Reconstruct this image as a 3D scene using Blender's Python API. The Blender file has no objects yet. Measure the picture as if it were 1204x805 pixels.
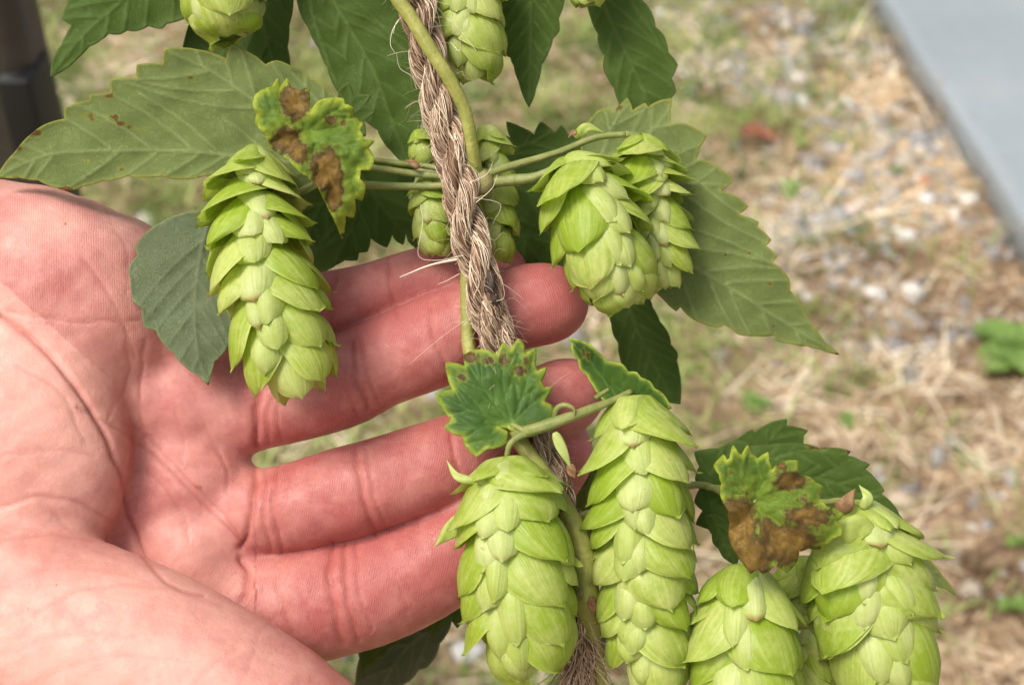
import bpy, math, random
import numpy as np
from mathutils import Vector, Matrix
from mathutils.geometry import delaunay_2d_cdt

# ------------------------------------------------------------------ camera, sky, sun, exposure
SC = bpy.context.scene
COL = SC.collection
PITCH = math.radians(38.0)
CAM = np.array([0.0, 0.0, 1.2])
RIGHT = np.array([1.0, 0, 0])
UP = np.array([0, math.sin(PITCH), math.cos(PITCH)])
BACK = np.array([0, -math.cos(PITCH), math.sin(PITCH)])
F = 1600.0           # focal length in photo pixels (photo 1204 x 805)
D = 300.0            # mm, distance camera -> plane of the rope
cam = bpy.data.cameras.new('camera'); camo = bpy.data.objects.new('camera', cam); COL.objects.link(camo)
camo.location = CAM; camo.rotation_euler = (math.pi/2 - PITCH, 0, 0)
cam.sensor_width = 36; cam.lens = 36*F/1204; cam.clip_start = 0.02; cam.clip_end = 300
cam.dof.use_dof = True; cam.dof.focus_distance = 0.298; cam.dof.aperture_fstop = 18
SC.camera = camo

SUN_TO = Vector((-0.42, -0.25, 0.87)).normalized()
w = bpy.data.worlds.new('World'); SC.world = w; w.use_nodes = True
nt = w.node_tree
sky = nt.nodes.new('ShaderNodeTexSky'); sky.sky_type = 'NISHITA'; sky.sun_disc = False
sky.sun_elevation = math.asin(SUN_TO.z); sky.sun_rotation = math.atan2(SUN_TO.x, SUN_TO.y)
sky.air_density = 1.0; sky.dust_density = 5.0; sky.ozone_density = 0.3
hs = nt.nodes.new('ShaderNodeHueSaturation'); hs.inputs['Saturation'].default_value = 0.35
nt.links.new(sky.outputs[0], hs.inputs['Color']); nt.links.new(hs.outputs[0], nt.nodes['Background'].inputs[0])
nt.nodes['Background'].inputs[1].default_value = 0.125
sl = bpy.data.lights.new('sun', 'SUN'); sl.energy = 2.2; sl.angle = math.radians(24); sl.color = (1.0, 0.95, 0.86)
so = bpy.data.objects.new('sun', sl); COL.objects.link(so)
so.rotation_euler = SUN_TO.to_track_quat('Z', 'Y').to_euler()
SC.view_settings.view_transform = 'Standard'; SC.view_settings.look = 'None'
SC.view_settings.gamma = 1; SC.view_settings.exposure = 0.42
try: SC.view_settings.use_curve_mapping = False
except Exception: pass
SC.cycles.max_bounces = 8; SC.cycles.transparent_max_bounces = 8
SC.cycles.use_denoising = True

# ------------------------------------------------------------------ coordinates
def c3(px, py, wm=0.0):
    """photo pixel + depth (mm towards the camera from the rope plane) -> camera-aligned mm"""
    d = D - wm
    return np.array([(px-602)/F*d, -(py-402.5)/F*d, wm])
def world(P):
    P = np.asarray(P, float)
    return CAM + (P[..., 0:1]*RIGHT + P[..., 1:2]*UP + (P[..., 2:3]-D)*BACK)/1000.0
def mm(rpx, wm=0.0): return rpx*(D-wm)/F
def ground_pt(px, py, z=0.0):
    d = (px-602)/F*RIGHT - (py-402.5)/F*UP - BACK
    return CAM + d*((z-CAM[2])/d[2])

# ------------------------------------------------------------------ object helpers
def tag(o, label=None, cat=None, group=None, kind=None):
    if label: o['label'] = label
    if cat: o['category'] = cat
    if group: o['group'] = group
    if kind: o['kind'] = kind
    return o
ORG = {}
def empty(name, loc):
    o = bpy.data.objects.new(name, None); COL.objects.link(o); o.location = loc
    o.empty_display_size = 0.01; ORG[o.name] = np.array(loc, float); return o
def build(name, V, faces, mat, parent=None, origin=None, smooth=True, uv=None, attrs=None):
    """V world metres (n,3); faces (m,k) array or list; parent keeps world place"""
    V = np.asarray(V, float)
    if origin is None: origin = V.mean(0)
    origin = np.asarray(origin, float)
    me = bpy.data.meshes.new(name)
    if isinstance(faces, np.ndarray):
        n, k = faces.shape
        me.vertices.add(len(V)); me.vertices.foreach_set('co', (V-origin).astype(np.float32).ravel())
        me.loops.add(n*k); me.loops.foreach_set('vertex_index', faces.astype(np.int32).ravel())
        me.polygons.add(n); me.polygons.foreach_set('loop_start', np.arange(0, n*k, k, dtype=np.int32))
        me.update(calc_edges=True)
    else:
        me.from_pydata([tuple(v) for v in (V-origin)], [], [tuple(f) for f in faces]); me.update()
    if smooth: me.polygons.foreach_set('use_smooth', np.ones(len(me.polygons), bool))
    if uv is not None:
        ul = me.uv_layers.new(name='UVMap')
        li = np.empty(len(me.loops), np.int32); me.loops.foreach_get('vertex_index', li)
        ul.data.foreach_set('uv', np.asarray(uv, np.float32)[li].ravel())
    for k, a in (attrs or {}).items():
        at = me.attributes.new(k, 'FLOAT', 'POINT'); at.data.foreach_set('value', np.asarray(a, np.float32))
    me.materials.append(mat)
    o = bpy.data.objects.new(name, me); COL.objects.link(o)
    ORG[o.name] = origin
    if parent is not None:
        o.parent = parent; o.location = origin - ORG[parent.name]
    else: o.location = origin
    return o

def spline(P, n):
    """Catmull-Rom through control rows, n samples"""
    P = np.asarray(P, float)
    Q = np.vstack([2*P[0]-P[1], P, 2*P[-1]-P[-2]])
    m = len(P)-1; out = []
    for u in np.linspace(0, m, n):
        i = min(int(u), m-1); t = u-i
        a, b, c, d = Q[i], Q[i+1], Q[i+2], Q[i+3]
        out.append(0.5*((2*b)+(-a+c)*t+(2*a-5*b+4*c-d)*t*t+(-a+3*b-3*c+d)*t**3))
    return np.array(out)
def frames(C):
    T = np.gradient(C, axis=0); T /= np.linalg.norm(T, axis=1)[:, None]+1e-12
    N = np.zeros_like(T); ref = np.array([0.0, 0.0, 1.0])
    if abs(T[0] @ ref) > .95: ref = np.array([0, 1.0, 0])
    v = ref - T[0]*(ref @ T[0]); N[0] = v/np.linalg.norm(v)
    for i in range(1, len(T)):
        v = N[i-1]-T[i]*(N[i-1] @ T[i]); N[i] = v/(np.linalg.norm(v)+1e-12)
    return T, N, np.cross(T, N)
def tube(C, R, k=10, cap=True):
    C = np.asarray(C, float); n = len(C); R = np.broadcast_to(R, (n,))
    T, N, B = frames(C)
    a = np.arange(k)*2*math.pi/k
    V = C[:, None]+R[:, None, None]*(np.cos(a)[None, :, None]*N[:, None]+np.sin(a)[None, :, None]*B[:, None])
    V = V.reshape(-1, 3)
    i = np.arange(n-1)[:, None]*k; j = np.arange(k)[None]; j2 = (j+1) % k
    Fq = np.stack([i+j, i+j2, i+k+j2, i+k+j], -1).reshape(-1, 4)
    if cap:
        V = np.vstack([V, C[:1], C[-1:]]); c0, c1 = n*k, n*k+1
        f0 = np.array([[c0, (q+1) % k, q, q] for q in range(k)])
        f1 = np.array([[c1, (n-1)*k+q, (n-1)*k+(q+1) % k, (n-1)*k+(q+1) % k] for q in range(k)])
        fl = [tuple(f) for f in Fq]+[tuple(f[:3]) for f in f0]+[tuple(f[:3]) for f in f1]
        return V, fl
    return V, Fq
class Acc:
    """collect quad pieces into one mesh"""
    def __init__(s): s.V = []; s.F = []; s.A = []; s.n = 0
    def add(s, V, F_, a=0.0):
        s.V.append(V); s.F.append(np.asarray(F_)+s.n); s.A.append(np.broadcast_to(a, (len(V),))); s.n += len(V)
    def get(s): return np.vstack(s.V), np.vstack(s.F), np.concatenate(s.A)

# ------------------------------------------------------------------ materials
class M:
    def __init__(s, name):
        s.m = bpy.data.materials.new(name); s.m.use_nodes = True; s.nt = s.m.node_tree
        s.b = s.nt.nodes['Principled BSDF']; s.out = s.nt.nodes['Material Output']
    def n(s, t, **k):
        x = s.nt.nodes.new(t)
        for a, v in k.items():
            if a.startswith('i_'): 
                key = a[2:]; key = int(key) if key.isdigit() else key.replace('_', ' ')
                x.inputs[key].default_value = v
            else: setattr(x, a, v)
        return x
    def l(s, a, b):
        a = a.outputs[0] if hasattr(a, 'outputs') else a
        s.nt.links.new(a, b)
    def attr(s, name):
        x = s.n('ShaderNodeAttribute'); x.attribute_name = name; return x.outputs['Fac']
    def math(s, op, a, b=None, c=None, clamp=False):
        x = s.n('ShaderNodeMath', operation=op); x.use_clamp = clamp
        for i, v in enumerate((a, b, c)):
            if v is None: continue
            if isinstance(v, (int, float)): x.inputs[i].default_value = v
            else: s.l(v, x.inputs[i])
        return x.outputs[0]
    def mix(s, f, a, b):
        x = s.n('ShaderNodeMix', data_type='RGBA')
        for i, v in ((0, f), (6, a), (7, b)):
            if isinstance(v, (int, float)): x.inputs[i].default_value = v
            elif isinstance(v, tuple): x.inputs[i].default_value = v+(1,)
            else: s.l(v, x.inputs[i])
        return x.outputs[2]
    def noise(s, scale, vec=None, detail=3, rough=.6, out=0, dist=0):
        x = s.n('ShaderNodeTexNoise'); x.inputs['Scale'].default_value = scale; x.inputs['Detail'].default_value = detail
        x.inputs['Roughness'].default_value = rough; x.inputs['Distortion'].default_value = dist
        if vec is not None: s.l(vec, x.inputs['Vector'])
        return x.outputs[out]
    def ramp(s, f, a, b):
        x = s.n('ShaderNodeMapRange'); x.clamp = True
        s.l(f, x.inputs[0]); x.inputs[1].default_value = a; x.inputs[2].default_value = b
        return x.outputs[0]
    def coord(s, which='Object'):
        return s.n('ShaderNodeTexCoord').outputs[which]
    def pos(s): return s.n('ShaderNodeNewGeometry').outputs['Position']
    def bump(s, h, dist, strength=1.0, prev=None):
        x = s.n('ShaderNodeBump'); x.inputs['Distance'].default_value = dist; x.inputs['Strength'].default_value = strength
        s.l(h, x.inputs['Height'])
        if prev is not None: s.l(prev, x.inputs['Normal'])
        return x.outputs[0]
    def set(s, col=None, rough=None, normal=None, spec=None):
        if col is not None:
            if isinstance(col, tuple): s.b.inputs['Base Color'].default_value = col+(1,)
            else: s.l(col, s.b.inputs['Base Color'])
        if rough is not None:
            if isinstance(rough, (int, float)): s.b.inputs['Roughness'].default_value = rough
            else: s.l(rough, s.b.inputs['Roughness'])
        if normal is not None: s.l(normal, s.b.inputs['Normal'])
        if spec is not None: s.b.inputs['Specular IOR Level'].default_value = spec
    def translucent(s, col, fac, normal=None):
        t = s.n('ShaderNodeBsdfTranslucent'); mx = s.n('ShaderNodeMixShader'); mx.inputs[0].default_value = fac
        if isinstance(col, tuple): t.inputs[0].default_value = col+(1,)
        else: s.l(col, t.inputs[0])
        if normal is not None: s.l(normal, t.inputs['Normal'])
        s.l(s.b, mx.inputs[1]); s.l(t, mx.inputs[2]); s.l(mx, s.out.inputs[0])

def mat_skin():
    m = M('skin')
    p = m.pos()
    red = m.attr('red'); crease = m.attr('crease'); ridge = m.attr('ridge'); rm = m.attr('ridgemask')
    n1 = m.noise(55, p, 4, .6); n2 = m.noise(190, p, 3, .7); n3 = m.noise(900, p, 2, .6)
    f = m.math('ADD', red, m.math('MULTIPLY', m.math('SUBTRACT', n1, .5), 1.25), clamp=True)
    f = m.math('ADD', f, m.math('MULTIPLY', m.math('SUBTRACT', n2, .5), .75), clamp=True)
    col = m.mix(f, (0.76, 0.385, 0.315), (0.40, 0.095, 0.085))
    col = m.mix(m.math('MULTIPLY', m.ramp(n3, .55, .85), .07), col, (0.90, 0.60, 0.50))
    sp = m.noise(420, p, 1, .5)
    col = m.mix(m.math('MULTIPLY', m.ramp(sp, .80, .82), .6), col, (0.33, 0.10, 0.06))
    col = m.mix(m.math('MULTIPLY', crease, .5), col, (0.36, 0.07, 0.05))
    w1 = m.noise(120, p, 2, .5)
    ph = m.math('ADD', m.math('MULTIPLY', ridge, 2*math.pi/0.52), m.math('MULTIPLY', w1, 9.0))
    s = m.math('MULTIPLY', m.math('ADD', m.math('SINE', ph), 1.0), .5)
    h = m.math('MULTIPLY', s, m.math('MULTIPLY', rm, m.ramp(n2, .15, .7)))
    col = m.mix(m.math('MULTIPLY', h, .10), col, (0.92, 0.62, 0.54))
    b1 = m.bump(h, 0.00005, .8)
    vw = m.n('ShaderNodeTexVoronoi', feature='DISTANCE_TO_EDGE'); vw.inputs['Scale'].default_value = 620
    mp = m.n('ShaderNodeMapping'); mp.inputs['Scale'].default_value = (1.0, .55, .8); mp.inputs['Rotation'].default_value = (0, 0, .5)
    m.l(m.mix(.02, p, m.noise(300, p, 2, out=1)), mp.inputs['Vector']); m.l(mp, vw.inputs['Vector'])
    b2 = m.bump(n3, 0.00018, .5, m.bump(m.ramp(vw.outputs[0], 0, .09), .00008, .45, b1))
    b3 = m.bump(n2, 0.0007, .3, b2)
    m.set(col, m.math('ADD', m.math('MULTIPLY', n2, .25), .36), b3, .42)
    m.b.inputs['Subsurface Weight'].default_value = 0.35
    m.b.inputs['Subsurface Radius'].default_value = (1.0, .32, .18)
    m.b.inputs['Subsurface Scale'].default_value = 0.0025
    return m.m

def mat_leaf(name, base, veincol, edgecol, patchcol=(0.20, 0.085, 0.03), rough=.5, trans=.3, fine=1.0, light=(0.2, .3, .1), bumpd=.00025):
    m = M(name); p = m.pos()
    vein, edge, patch = m.attr('vein'), m.attr('edge'), m.attr('patch')
    n1 = m.noise(90, p, 3); n2 = m.noise(420, p, 4, .65); n3 = m.noise(2200, p, 2, .6)
    col = m.mix(m.math('MULTIPLY', m.ramp(n1, .3, .75), .75), base, light)
    col = m.mix(m.math('MULTIPLY', n2, .35), col, tuple(c*.55 for c in base))
    vo = m.n('ShaderNodeTexVoronoi', feature='DISTANCE_TO_EDGE'); vo.inputs['Scale'].default_value = 480
    m.l(m.mix(.04, p, m.noise(200, p, 2, out=1)), vo.inputs['Vector'])
    net = m.math('SUBTRACT', 1.0, m.ramp(vo.outputs[0], 0.0, .10), clamp=True)
    col = m.mix(m.math('MULTIPLY', net, .13*fine), col, veincol)
    col = m.mix(m.math('MULTIPLY', vein, .75), col, veincol)
    ef = m.math('MULTIPLY', edge, m.ramp(n2, .25, .5))
    col = m.mix(ef, col, edgecol)
    pn = m.math('ADD', patch, m.math('MULTIPLY', m.math('SUBTRACT', m.noise(420, p, 7, .74, dist=.5), .5), 1.55))
    pf = m.ramp(pn, .44, .62)
    halo = m.math('MULTIPLY', m.ramp(pn, .30, .46), .55); col = m.mix(halo, col, (0.30, 0.34, 0.04))
    pin = m.math('ADD', m.ramp(pn, .60, 1.0), m.math('MULTIPLY', m.math('SUBTRACT', m.noise(260, p, 4, .6), .5), .9), clamp=True)
    pc = m.mix(pin, patchcol, tuple(min(1, c*2.9) for c in patchcol[:2])+(patchcol[2]*1.5,))
    pc = m.mix(m.math('MULTIPLY', m.noise(1500, p, 2, .6), .5), pc, tuple(c*.5 for c in patchcol))
    col = m.mix(pf, col, pc)
    h = m.math('ADD', m.math('MULTIPLY', n2, .6), m.math('MULTIPLY', net, -.5))
    b = m.bump(h, bumpd, .8); b = m.bump(n3, bumpd*.3, .6, b)
    m.set(col, rough, b, .22)
    tc = m.mix(.5, col, (0.28, 0.50, 0.04))
    m.translucent(tc, trans)
    return m.m

def mat_bract(name, pale, green, tipc):
    m = M(name)
    uv = m.n('ShaderNodeUVMap').outputs[0]
    sx = m.n('ShaderNodeSeparateXYZ'); m.l(uv, sx.inputs[0])
    u, v = sx.outputs[0], sx.outputs[1]
    p = m.pos()
    rnd = m.attr('rnd')
    n1 = m.noise(140, p, 3); n2 = m.noise(700, p, 3, .6)
    cx = m.n('ShaderNodeCombineXYZ'); m.l(m.math('MULTIPLY', u, 22.0), cx.inputs[0]); m.l(m.math('MULTIPLY', v, 1.6), cx.inputs[1]); m.l(m.math('MULTIPLY', rnd, 37.0), cx.inputs[2])
    vn = m.noise(1.0, cx.outputs[0], 3, .6)
    au = m.math('ABSOLUTE', m.math('SUBTRACT', u, .5))
    f = m.math('ADD', m.math('MULTIPLY', m.ramp(v, .95, .25), .05), m.math('MULTIPLY', m.ramp(m.math('ADD', m.math('MULTIPLY', n1, .6), m.math('MULTIPLY', n2, .4)), .35, .62), .6))
    f = m.math('ADD', f, m.math('MULTIPLY', m.math('SUBTRACT', rnd, .5), .8), clamp=True)
    f = m.math('ADD', f, m.math('MULTIPLY', m.math('SUBTRACT', vn, .5), 1.35), clamp=True)
    col = m.mix(f, green, pale)
    # pale thin rim and greener belt just inside it
    rim = m.ramp(au, .455, .5)
    col = m.mix(m.math('MULTIPLY', rim, .55), col, pale)
    tip = m.math('MULTIPLY', m.ramp(v, .9, 1.0), m.ramp(m.math('ADD', rnd, m.math('MULTIPLY', n2, .5)), 1.04, 1.2))
    col = m.mix(tip, col, tipc)
    dry = m.math('MULTIPLY', m.ramp(n2, .66, .74), .6)
    col = m.mix(dry, col, (0.40, 0.33, 0.07))
    b = m.bump(vn, .00032, .7); b = m.bump(n2, .00015, .4, b)
    m.set(col, .42, b, .45)
    m.translucent(m.mix(.45, col, (0.52, 0.66, 0.07)), .42)
    return m.m

def simple(name, col, rough=.6, nscale=None, col2=None, bump=0, spec=.4, lo=.35, hi=.65, bscale=None):
    m = M(name)
    if nscale:
        p = m.pos(); n = m.noise(nscale, p, 4, .65)
        c = m.mix(m.ramp(n, lo, hi), col, col2)
        nb = m.bump(m.noise(bscale or nscale*4, p, 3, .6), bump, .8) if bump else None
        m.set(c, rough, nb, spec)
    else: m.set(col, rough, None, spec)
    return m.m

MS = {}
MS['skin'] = mat_skin()
MS['under'] = mat_leaf('leaf_underside', (0.195, 0.245, 0.068), (0.34, 0.40, 0.16), (0.36, 0.36, 0.07), (0.17, 0.062, 0.03), .62, .32, 2.4, (0.25, 0.31, 0.10))
MS['bluish'] = mat_leaf('leaf_bluish', (0.135, 0.165, 0.080), (0.20, 0.235, 0.13), (0.2, 0.24, 0.1), (0.12, .06, .04), .6, .15, .8, (0.155, 0.20, 0.105))
MS['dark'] = mat_leaf('leaf_dark', (0.088, 0.150, 0.024), (0.165, 0.24, 0.06), (0.12, 0.17, 0.04), (0.12, .05, .03), .55, .34, 1.0, (0.115, 0.190, 0.032))
MS['burnt'] = mat_leaf('leaf_burnt', (0.10, 0.19, 0.03), (0.20, 0.33, 0.06), (0.46, 0.54, 0.06), (0.125, .075, .032), .5, .28, 1.0, (0.36, 0.46, 0.035), .0003)
MS['young'] = mat_leaf('leaf_young', (0.050, 0.112, 0.022), (0.13, 0.24, 0.05), (0.38, 0.46, 0.06), (0.10, .055, .03), .42, .22, .4, (0.14, 0.25, 0.03), .00015)
MS['bract'] = mat_bract('bract_green', (0.70, 0.75, 0.25), (0.35, 0.475, 0.038), (0.35, .17, .05))
MS['bract2'] = mat_bract('bract_pale', (0.72, 0.77, 0.34), (0.52, 0.62, 0.13), (0.40, .22, .07))
MS['stem'] = simple('stem_green', (0.24, 0.25, 0.05), .5, 260, (0.36, 0.35, 0.09), .0003)
MS['petiole'] = simple('petiole_green', (0.17, 0.20, 0.05), .5, 300, (0.27, 0.28, 0.09), .0002)
MS['oldstem'] = simple('stem_old', (0.13, 0.15, 0.035), .5, 220, (0.24, 0.21, 0.07), .0004)
MS['nodecol'] = simple('stem_node', (0.33, 0.29, 0.12), .6, 260, (0.20, 0.17, 0.06), .0004)
MS['core'] = simple('cone_core', (0.22, 0.32, 0.06), .6, 300, (0.16, 0.25, 0.04))
MS['dried'] = simple('dried_bract', (0.17, 0.075, 0.035), .6, 300, (0.30, 0.17, 0.08), .0003)

# ------------------------------------------------------------------ ground (structure)
rng = np.random.default_rng(11)
def vnoise(x, y, s, seed):
    """cheap smooth value noise"""
    r = np.random.default_rng(seed); g = r.random((64, 64))
    X = x*s; Y = y*s; i = np.floor(X).astype(int); j = np.floor(Y).astype(int); u = X-i; v = Y-j
    u = u*u*(3-2*u); v = v*v*(3-2*v)
    a = g[i % 64, j % 64]; b = g[(i+1) % 64, j % 64]; c = g[i % 64, (j+1) % 64]; d = g[(i+1) % 64, (j+1) % 64]
    return (a*(1-u)+b*u)*(1-v)+(c*(1-u)+d*u)*v
def gheight(x, y):
    return 0.030*(vnoise(x+9, y+9, 3, 1)-.5)+0.014*(vnoise(x+9, y+9, 11, 2)-.5)+.006*(vnoise(x+9, y+9, 37, 3)-.5)

def ground():
    # fine patch in view, coarse skirt to the horizon, all one sheet
    xs = np.concatenate([-np.geomspace(150, 2.2, 14), np.linspace(-2, 2, 240), np.geomspace(2.2, 150, 14)])
    ys = np.concatenate([-np.geomspace(150, .3, 12), np.linspace(0, 4.2, 250), np.geomspace(4.6, 200, 14)])
    X, Y = np.meshgrid(xs, ys, indexing='ij')
    Z = gheight(X, Y)
    V = np.stack([X, Y, Z], -1).reshape(-1, 3)
    nx, ny = len(xs), len(ys)
    i, j = np.meshgrid(np.arange(nx-1), np.arange(ny-1), indexing='ij')
    a = i*ny+j
    Fq = np.stack([a, a+ny, a+ny+1, a+1], -1).reshape(-1, 4)
    m = M('dry_soil'); p = m.pos()
    n1 = m.noise(3.2, p, 4, .6); n2 = m.noise(22, p, 5, .7); n3 = m.noise(90, p, 4, .7)
    sand_ = m.attr('sand')
    col = m.mix(m.ramp(n2, .38, .62), (0.19, 0.11, 0.06), (0.50, 0.36, 0.225))
    col = m.mix(m.ramp(m.math('ADD', sand_, m.math('MULTIPLY', m.math('SUBTRACT', n2, .5), 1.2)), .3, .7), col, (0.66, 0.47, 0.26))
    col = m.mix(m.math('MULTIPLY', m.ramp(n3, .5, .7), .6), col, (0.62, 0.52, 0.38))
    col = m.mix(m.math('MULTIPLY', m.ramp(n3, .42, .3), .6), col, (0.13, 0.09, 0.055))
    sx = m.n('ShaderNodeSeparateXYZ'); m.l(p, sx.inputs[0])
    gx = m.ramp(m.math('ADD', sx.outputs[0], m.math('MULTIPLY', n1, .8)), .95, .25)
    col = m.mix(m.math('MULTIPLY', gx, .45), col, (0.26, 0.29, 0.12))
    m.set(col, .9, m.bump(n3, .01, .6), .2)
    c_ = ground_pt(1060, 165)
    sd = np.exp(-((V[:, 0]-c_[0])/.22)**2-((V[:, 1]-c_[1])/.30)**2)
    o = build('ground', V, Fq, m.m, origin=(0, 0, 0), attrs={'sand': sd}); tag(o, 'dry sandy soil with straw and sparse weeds', None, None, 'structure')
ground()

def in_view_ground(n, pad=60, ymin=-60, ymax=880, xmin=-60, xmax=1264):
    # uniform over the seen ground area
    out = []
    while sum(len(a) for a in out) < n:
        x = rng.uniform(-1.45, 1.45, n); y = rng.uniform(.7, 3.4, n)
        d = np.stack([x, y, -np.full(n, CAM[2])], -1)
        zc = -(d @ BACK); px = 602+F*(d @ RIGHT)/zc; py = 402.5-F*(d @ UP)/zc
        k = (px > xmin) & (px < xmax) & (py > ymin) & (py < ymax)
        out.append(np.stack([x, y, px, py], -1)[k])
    return np.vstack(out)[:n]

def blades(P, L, W, lean, heading, z0=0.0, segs=3, droop=.3):
    """thin bent ribbons; returns V, F"""
    n = len(P); t = np.linspace(0, 1, segs+1)
    h = np.stack([np.cos(heading), np.sin(heading), 0*heading], -1); side = np.stack([-h[:, 1], h[:, 0], h[:, 2]], -1)
    base = np.stack([P[:, 0], P[:, 1], gheight(P[:, 0], P[:, 1])+z0], -1)
    horiz = (np.sin(lean)*L)[:, None]*t; vert = (np.cos(lean)*L)[:, None]*(t-droop*t*t)
    C = base[:, None]+horiz[..., None]*h[:, None]; C[..., 2] += vert
    wd = (W[:, None]*(1-.75*t**1.5))[..., None]*side[:, None]*.5
    V = np.stack([C-wd, C+wd], 2).reshape(-1, 3)
    k = (np.arange(n)*(segs+1)*2)[:, None]; s = (np.arange(segs)*2)[None]
    Fq = np.stack([k+s, k+s+1, k+s+3, k+s+2], -1).reshape(-1, 4)
    return V, Fq

def mat_blades(name, c0, c1, c2, trans=.2):
    m = M(name); r = m.attr('rnd')
    col = m.mix(m.ramp(r, 0, .6), c0, c1); col = m.mix(m.ramp(r, .6, 1.0), col, c2)
    m.set(col, .65, None, .25); m.translucent(col, trans); return m.m
M_STRAW = mat_blades('straw', (0.15, 0.09, 0.05), (0.56, 0.395, 0.24), (0.92, 0.80, 0.60))
M_GRASS = mat_blades('grass_blades', (0.09, 0.15, 0.03), (0.27, 0.37, 0.09), (0.55, 0.60, 0.23), .3)

def greenness(px, py, x, y):
    g = 1.45-np.clip((px-560)/560, 0, 1)*1.3 + .9*(vnoise(x+3, y+5, 3.1, 5)-.5)+.5*(vnoise(x+3, y+5, 9, 6)-.5)
    g = g-.25*((py < 130) & (px < 330)) -1.0*(np.exp(-((px-190)/130)**2-((py-60)/60)**2))-.5*np.exp(-((px-350)/60)**2-((py-50)/60)**2)
    return np.clip(g, 0, 1)
def scatter():
    # straw lying about
    P = in_view_ground(26000); n = len(P)
    keep = rng.random(n) < (1.05-.45*greenness(P[:, 2], P[:, 3], P[:, 0], P[:, 1])-.5*((P[:, 2] > 940) & (P[:, 3] < 330)))
    P = P[keep]; n = len(P)
    L = rng.uniform(.02, .10, n); V, Fq = blades(P, L, rng.uniform(.0016, .0060, n), rng.uniform(1.2, 1.55, n), rng.uniform(0, 6.28, n), .003, 3, .3)
    o = build('straw_litter', V, Fq, M_STRAW, origin=(0, 0, 0), smooth=False, attrs={'rnd': np.repeat(np.clip(rng.normal(.5, .18, n)+1.3*(vnoise(P[:, 0]+4, P[:, 1]+4, 13, 21)-.5)+.6*(vnoise(P[:, 0]+4, P[:, 1]+4, 33, 22)-.5), 0, 1), 8)})
    tag(o, 'dry straw and dead grass lying over the soil', 'straw', None, 'stuff')
    A_ = ground_pt(1018, -40); B_ = ground_pt(1250, 330); tt = rng.random(420); q = A_[None]+(B_-A_)[None]*tt[:, None]; nn = np.array([B_[1]-A_[1], -(B_[0]-A_[0])]); nn = nn/np.linalg.norm(nn)
    if nn[0] > 0: nn = -nn
    off = rng.exponential(.03, 420)-.004
    Pe = np.stack([q[:, 0]+nn[0]*off, q[:, 1]+nn[1]*off], -1); n = len(Pe)
    V, Fq = blades(Pe, rng.uniform(.05, .16, n), rng.uniform(.002, .005, n), rng.uniform(.3, 1.3, n), rng.uniform(0, 6.28, n), 0, 3, .4)
    o = build('edge_grass', V, Fq, M_STRAW, origin=(0, 0, 0), smooth=False, attrs={'rnd': np.repeat(np.clip(rng.normal(.55, .25, n), 0, 1), 8)})
    tag(o, 'dead grass tufts growing along the edge of the grey sheet', 'grass', None, 'stuff')
    # green grass
    P = in_view_ground(60000); n = len(P)
    keep = rng.random(n) < np.clip(greenness(P[:, 2], P[:, 3], P[:, 0], P[:, 1])**1.6, 0.015, 1)*np.clip(.2+1.6*(vnoise(P[:, 0]+7, P[:, 1]+7, 14, 8)-.25), 0, 1)
    P = P[keep]; n = len(P)
    V, Fq = blades(P, rng.uniform(.02, .07, n), rng.uniform(.002, .0055, n), rng.uniform(.3, 1.35, n), rng.uniform(0, 6.28, n), 0, 3, .35)
    o = build('grass', V, Fq, M_GRASS, origin=(0, 0, 0), smooth=False, attrs={'rnd': np.repeat(np.clip(rng.normal(.5, .2, n)+1.1*(vnoise(P[:, 0]+4, P[:, 1]+4, 15, 23)-.5), 0, 1), 8)})
    tag(o, 'thin green and yellowing grass growing in the dry soil', 'grass', None, 'stuff')
    # gravel: irregular lumps
    ico = [(0, 0, 1), (.894, 0, .447), (.276, .851, .447), (-.724, .526, .447), (-.724, -.526, .447), (.276, -.851, .447), (.724, .526, -.447), (-.276, .851, -.447), (-.894, 0, -.447), (-.276, -.851, -.447), (.724, -.526, -.447), (0, 0, -1)]
    ic = np.array(ico)
    fc = np.array([(0, 1, 2), (0, 2, 3), (0, 3, 4), (0, 4, 5), (0, 5, 1), (1, 6, 2), (2, 7, 3), (3, 8, 4), (4, 9, 5), (5, 10, 1), (6, 7, 2), (7, 8, 3), (8, 9, 4), (9, 10, 5), (10, 6, 1), (11, 7, 6), (11, 8, 7), (11, 9, 8), (11, 10, 9), (11, 6, 10)])
    P = in_view_ground(20000); px, py = P[:, 2], P[:, 3]
    edge = 1040+py*.63
    dd = (edge-px)
    dens = 1.6*np.exp(-((dd-110)/170)**2)*(py < 420)+.05+.12*(px > 880)
    keep = rng.random(len(P)) < dens*np.clip(2.2*(vnoise(P[:, 0]+2, P[:, 1]+2, 6, 9)-.25), .05, 1)
    P = P[keep]; n = len(P)
    r = np.exp(rng.normal(math.log(.0072), .45, n)); sc = rng.uniform(.6, 1.25, (n, 3))*r[:, None]; sc[:, 2] *= .7
    V = ic[None]*(1+rng.normal(0, .16, (n, 12, 1)))*sc[:, None]
    V[..., 0] += P[:, 0:1]; V[..., 1] += P[:, 1:2]; V[..., 2] += (gheight(P[:, 0], P[:, 1])+.002)[:, None]
    Fq = (fc[None]+(np.arange(n)*12)[:, None, None]).reshape(-1, 3)
    m = M('gravel'); rr = m.attr('rnd'); nn = m.noise(160, m.pos(), 3)
    col = m.mix(m.ramp(rr, 0, .45), (0.17, 0.175, 0.19), (0.34, 0.34, 0.35)); col = m.mix(m.ramp(rr, .45, .8), col, (0.52, 0.42, 0.30)); col = m.mix(m.ramp(rr, .85, .95), col, (0.75, 0.74, 0.70))
    col = m.mix(m.math('MULTIPLY', nn, .4), col, (0.35, 0.28, 0.2)); m.set(col, .8)
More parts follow.
